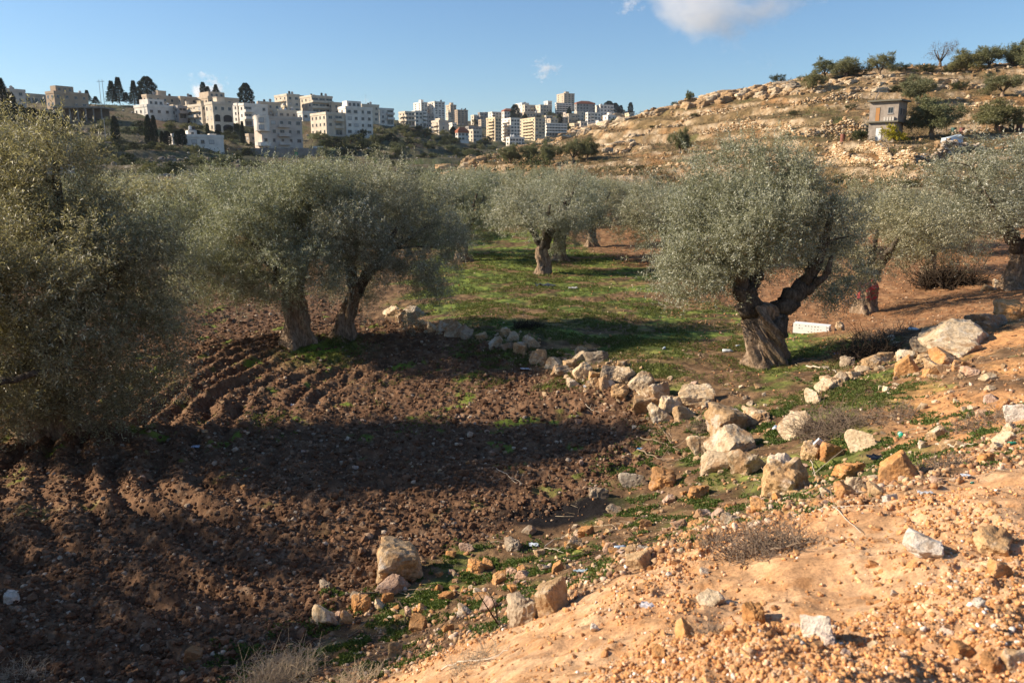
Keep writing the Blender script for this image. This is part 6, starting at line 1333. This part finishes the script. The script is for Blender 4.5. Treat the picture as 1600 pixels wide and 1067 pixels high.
def tangle(name, label, px, py, wpx, hpx, n, m, rad, seed, dy=None, cat='dry brush', up=.6, curl=.5):
    x, y, z = hit(px, py); k = y / F; w, h = wpx * k / 2, hpx * k; dy = dy or w * .8; rng = np.random.RandomState(seed); parts = []; gx_, gy_ = np.meshgrid(np.linspace(-w, w, 9), np.linspace(-dy, dy, 9), indexing='ij'); gz_ = full_h(x + gx_, y + gy_) - z
    for i in range(n):
        a = rng.rand() * 6.28; r = rng.rand() ** .5; p0 = np.array([r * math.cos(a) * w * .8, r * math.sin(a) * dy * .8, 0]); p0[2] = gz_[int(round((p0[0] / w + 1) * 4)), int(round((p0[1] / dy + 1) * 4))]
        d = rng.normal(size=3); d[2] = abs(d[2]) * up; d /= np.linalg.norm(d); L_ = h * rng.uniform(.5, 1.3) * (1.2 - .5 * r)
        p2 = p0 + d * L_; p1 = (p0 + p2) / 2 + rng.normal(size=3) * L_ * curl * .4; c = curve3(p0, p1, p2, 6); c[:, 2] = np.maximum(c[:, 2], p0[2] - .02); parts.append(tube(c, np.linspace(rad, rad * .4, 6), 3))
        for j in range(3):
            q0 = c[rng.randint(2, 6)]; e = q0 + rng.normal(size=3) * L_ * .3 + np.array([0, 0, .1 * L_]); parts.append(tube(np.array([q0, (q0 + e) / 2 + rng.normal(size=3) * L_ * .04, e]), [rad * .6, rad * .5, rad * .3], 3))
    v, q = join(parts); o = link(name, quick_mesh(name, v, q, False, [m]), None, (x, y, z)); tag(o, label, cat)
for i, a in enumerate([('dry_brush','tangle of grey dry brush spilling over the crest of the bank',1195,862,170,50,260,M_BRUSH,.0032),('dry_brush','sparse left fringe of dry brush on the bank',1115,850,90,30,70,M_BRUSH,.003),('dry_bush','matted brown dry bush leaning over the tall pale boulder',1292,680,100,46,300,M_BRUSH,.005),('twig_pile','pile of dark cut twigs right of the gnarled tree',1350,560,110,34,260,M_DARKB,.010),('twig_pile','lighter dry twigs behind the pile of cut twigs',1375,530,120,22,150,M_BRUSH,.008),
  ('brush_pile','large dark brush pile near the right edge behind the grove trees',1478,448,80,45,420,M_DARKB,.018),('dry_bush','dry stalks in the dip left of the angular orange boulder',1385,660,120,26,130,M_BRUSH,.004),('dry_bush','dry twigs behind the angular orange boulder',1470,735,110,26,160,M_BRUSH,.004),('dry_bush','dark dry weeds in the right part of the gully',1530,670,110,26,140,M_BRUSH,.004),('dry_bush','dark low bush behind the middle of the stone wall',826,515,60,18,160,M_DARKB,.007),('dry_grass_clump','pale dry grass clump at the bottom edge, left of centre',440,1064,150,52,330,M_DRYG,.0028),('dry_grass_clump','pale dry stalks at the bottom edge right of the grass clump',560,1066,90,36,120,M_DRYG,.0026),
  ('dry_grass_clump','feathery dry stalks on the slope at the bottom centre',740,1045,110,44,90,M_DRYG,.0022),('dry_grass_clump','small dry tuft beside the dark-sided orange stone',1105,1005,34,40,40,M_BRUSH,.002),('dry_grass_clump','faint dry wisps at the bottom left corner',30,1066,120,34,80,M_DRYG,.0024),('dry_bush','brown bramble among the wall stones near the corner',965,597,36,20,80,M_BRUSH,.005),('dry_bush','brown bramble across the upright stones',1095,672,60,20,90,M_BRUSH,.004),('dry_grass_clump','thin stalks rising beside the upright wall boulder',1128,670,22,34,14,M_STICK,.004)]): tangle(*a, seed=i + 40)
# green growth: leafy weeds and grass, nobody could count them
M_WEED = leaf_mat('weed_leaf', (.050,.080,.018), (.100,.145,.034), (.20,.24,.08), .3, .6, .2); M_GRASS = leaf_mat('grass_blade', (.065,.085,.02), (.125,.145,.038), (.25,.24,.10), .3, .6, .2)
def weeds(name, boxes, m, hgt, wid, seed, per=6, thr=-.05, sc=.8):
    rng = np.random.RandomState(seed); Xs = []; Ys = []
    for (x0, y0, x1, y1, n) in boxes:
        pxs = rng.uniform(x0, x1, n); pys = rng.uniform(y0, y1, n); 
        q = np.array([hit(a, b, fine=False)[:2] for a, b in zip(pxs[::16], pys[::16])]); q = np.repeat(q, 16, 0)[:n] + rng.normal(size=(min(n, len(q) * 16), 2)) * .13 * (q.mean(0)[1] / 8)
        Xs.append(q[:, 0]); Ys.append(q[:, 1])
    X, Y = np.concatenate(Xs), np.concatenate(Ys); keep = (fbm(X, Y, sc, 2, 500 + seed) > thr) & (bank_side(X, Y) < .05); X, Y = X[keep], Y[keep]; Z = full_h(X, Y); N = len(X)
    c = np.repeat(np.stack([X, Y, Z], 1), per, 0); c[:, :2] += rng.normal(size=(N * per, 2)) * .012
    d = rng.normal(size=(N * per, 3)) * .7; d[:, 2] = np.abs(d[:, 2]) + .6; d /= np.linalg.norm(d, axis=1)[:, None]
    s = np.cross(d, rng.normal(size=(N * per, 3))); s /= np.linalg.norm(s, axis=1)[:, None]; L_ = (hgt * (.5 + rng.rand(N * per)) * (.6 + .05 * c[:, 1]))[:, None]; W_ = wid * (.6 + .05 * c[:, 1])[:, None]
    V = np.stack([c, c + d * L_ * .6 + s * W_, c + d * L_ * 1.05 + np.array([0, 0, -.12]) * L_, c + d * L_ * .6 - s * W_], 1).reshape(-1, 3)
    o = link(name, quick_mesh(name, V, np.arange(len(V)).reshape(-1, 4), False, [m], fattr=np.clip(rng.rand(N * per), 0, 1))); o['kind'] = 'stuff'
weeds('green_weeds', [(330,1000,620,1066,3200),(480,930,800,1040,6000),(620,880,900,960,3600),(700,850,900,890,1200),(900,880,960,920,600),(960,780,1180,850,3600),(860,860,960,890,600),(1160,760,1320,800,1400),(1290,690,1420,745,2600),(1180,640,1240,690,2200),(1000,650,1110,760,2600),(940,720,1010,760,900),(1430,640,1590,730,2400),(1250,590,1420,640,2000)], M_WEED, .028, .0080, 3, thr=.04, sc=.35)
weeds('short_grass', [(720,470,1180,560,7000),(860,530,1060,600,3000),(640,440,960,500,4500),(720,395,960,440,3000),(480,530,560,570,900),(740,550,900,610,1600),(1230,600,1420,640,2000),(600,590,720,680,500),(400,640,470,690,200),(1130,540,1320,600,1800)], M_GRASS, .036, .0045, 4, per=6, thr=-.1, sc=1.2)

# ------------------------------------------------------------------ clouds: soft bodies of mist high over the hills
def cloud(label, px, py, w, h, d, dens, seed):
    x, y, z = P(px, py, d); V, Fc = ico(4); k = d / F
    V = V * (1 + .0 * V[:, :1]); me = quick_mesh('cloud', V, Fc, True); m = bpy.data.materials.new('cloud_mist'); m.use_nodes = True; nt = m.node_tree; nt.nodes.clear()
    out = nt.nodes.new('ShaderNodeOutputMaterial'); pv = nt.nodes.new('ShaderNodeVolumePrincipled'); pv.inputs['Color'].default_value = (.97, .97, .98, 1); pv.inputs['Anisotropy'].default_value = .2
    tc = nt.nodes.new('ShaderNodeTexCoord'); mp = nt.nodes.new('ShaderNodeMapping'); mp.inputs['Location'].default_value = (seed * 3.1, seed * 1.7, seed); mp.inputs['Scale'].default_value = (1.6, 1.0, 1.5)
    nz = nt.nodes.new('ShaderNodeTexNoise'); nz.inputs['Scale'].default_value = 1.3; nz.inputs['Detail'].default_value = 5; nz.inputs['Roughness'].default_value = .62
    ln = nt.nodes.new('ShaderNodeVectorMath'); ln.operation = 'LENGTH'
    def M_(op, a, b=None, cl=False):
        n = nt.nodes.new('ShaderNodeMath'); n.operation = op; n.use_clamp = cl
        for v, i in ((a, 0), (b, 1)):
            if v is None: continue
            if isinstance(v, (int, float)): n.inputs[i].default_value = v
            else: nt.links.new(v, n.inputs[i])
        return n.outputs[0]
    nt.links.new(tc.outputs['Object'], mp.inputs['Vector']); nt.links.new(mp.outputs[0], nz.inputs['Vector']); nt.links.new(tc.outputs['Object'], ln.inputs[0])
    a = M_('SUBTRACT', M_('MULTIPLY', nz.outputs['Fac'], 4.2), M_('ADD', 1.72, M_('MULTIPLY', M_('POWER', ln.outputs['Value'], 1.5), 1.35)))
    nt.links.new(M_('MULTIPLY', M_('MAXIMUM', a, 0), dens), pv.inputs['Density']); nt.links.new(pv.outputs[0], out.inputs['Volume'])
    me.materials.append(m); o = link('cloud', me, None, (x, y, z)); o.scale = (w * k / 2, h * k * .5, h * k / 2); tag(o, label, 'cloud'); return o
cloud('large soft white cloud at the top, right of centre', 1140, -8, 480, 300, 2600, .014, 1)
cloud('small white puff at the top edge left of the large cloud', 986, 6, 80, 62, 2600, .04, 2)
cloud('tiny faint cloud in the middle of the sky above the town', 852, 110, 70, 50, 2600, .045, 5)
cloud('small bright cloud rising behind the cypresses on the left skyline', 322, 142, 96, 84, 2600, .05, 4)
cloud('faint low cloud behind the rooftops left of the tall towers', 565, 160, 50, 26, 2600, .02, 6)
# ------------------------------------------------------------------ the air between here and the town
def haze():
    b = MB(); b.box(-1400, 1400, -60, 1750, -40, 150, 0); m = bpy.data.materials.new('haze'); m.use_nodes = True; nt = m.node_tree; nt.nodes.clear()
    o_ = nt.nodes.new('ShaderNodeOutputMaterial'); v = nt.nodes.new('ShaderNodeVolumePrincipled'); v.inputs['Density'].default_value = .00006; v.inputs['Color'].default_value = (.80, .88, 1, 1); v.inputs['Anisotropy'].default_value = .3
    nt.links.new(v.outputs[0], o_.inputs['Volume']); o = b.build('haze', [m]); o['kind'] = 'stuff'
haze()
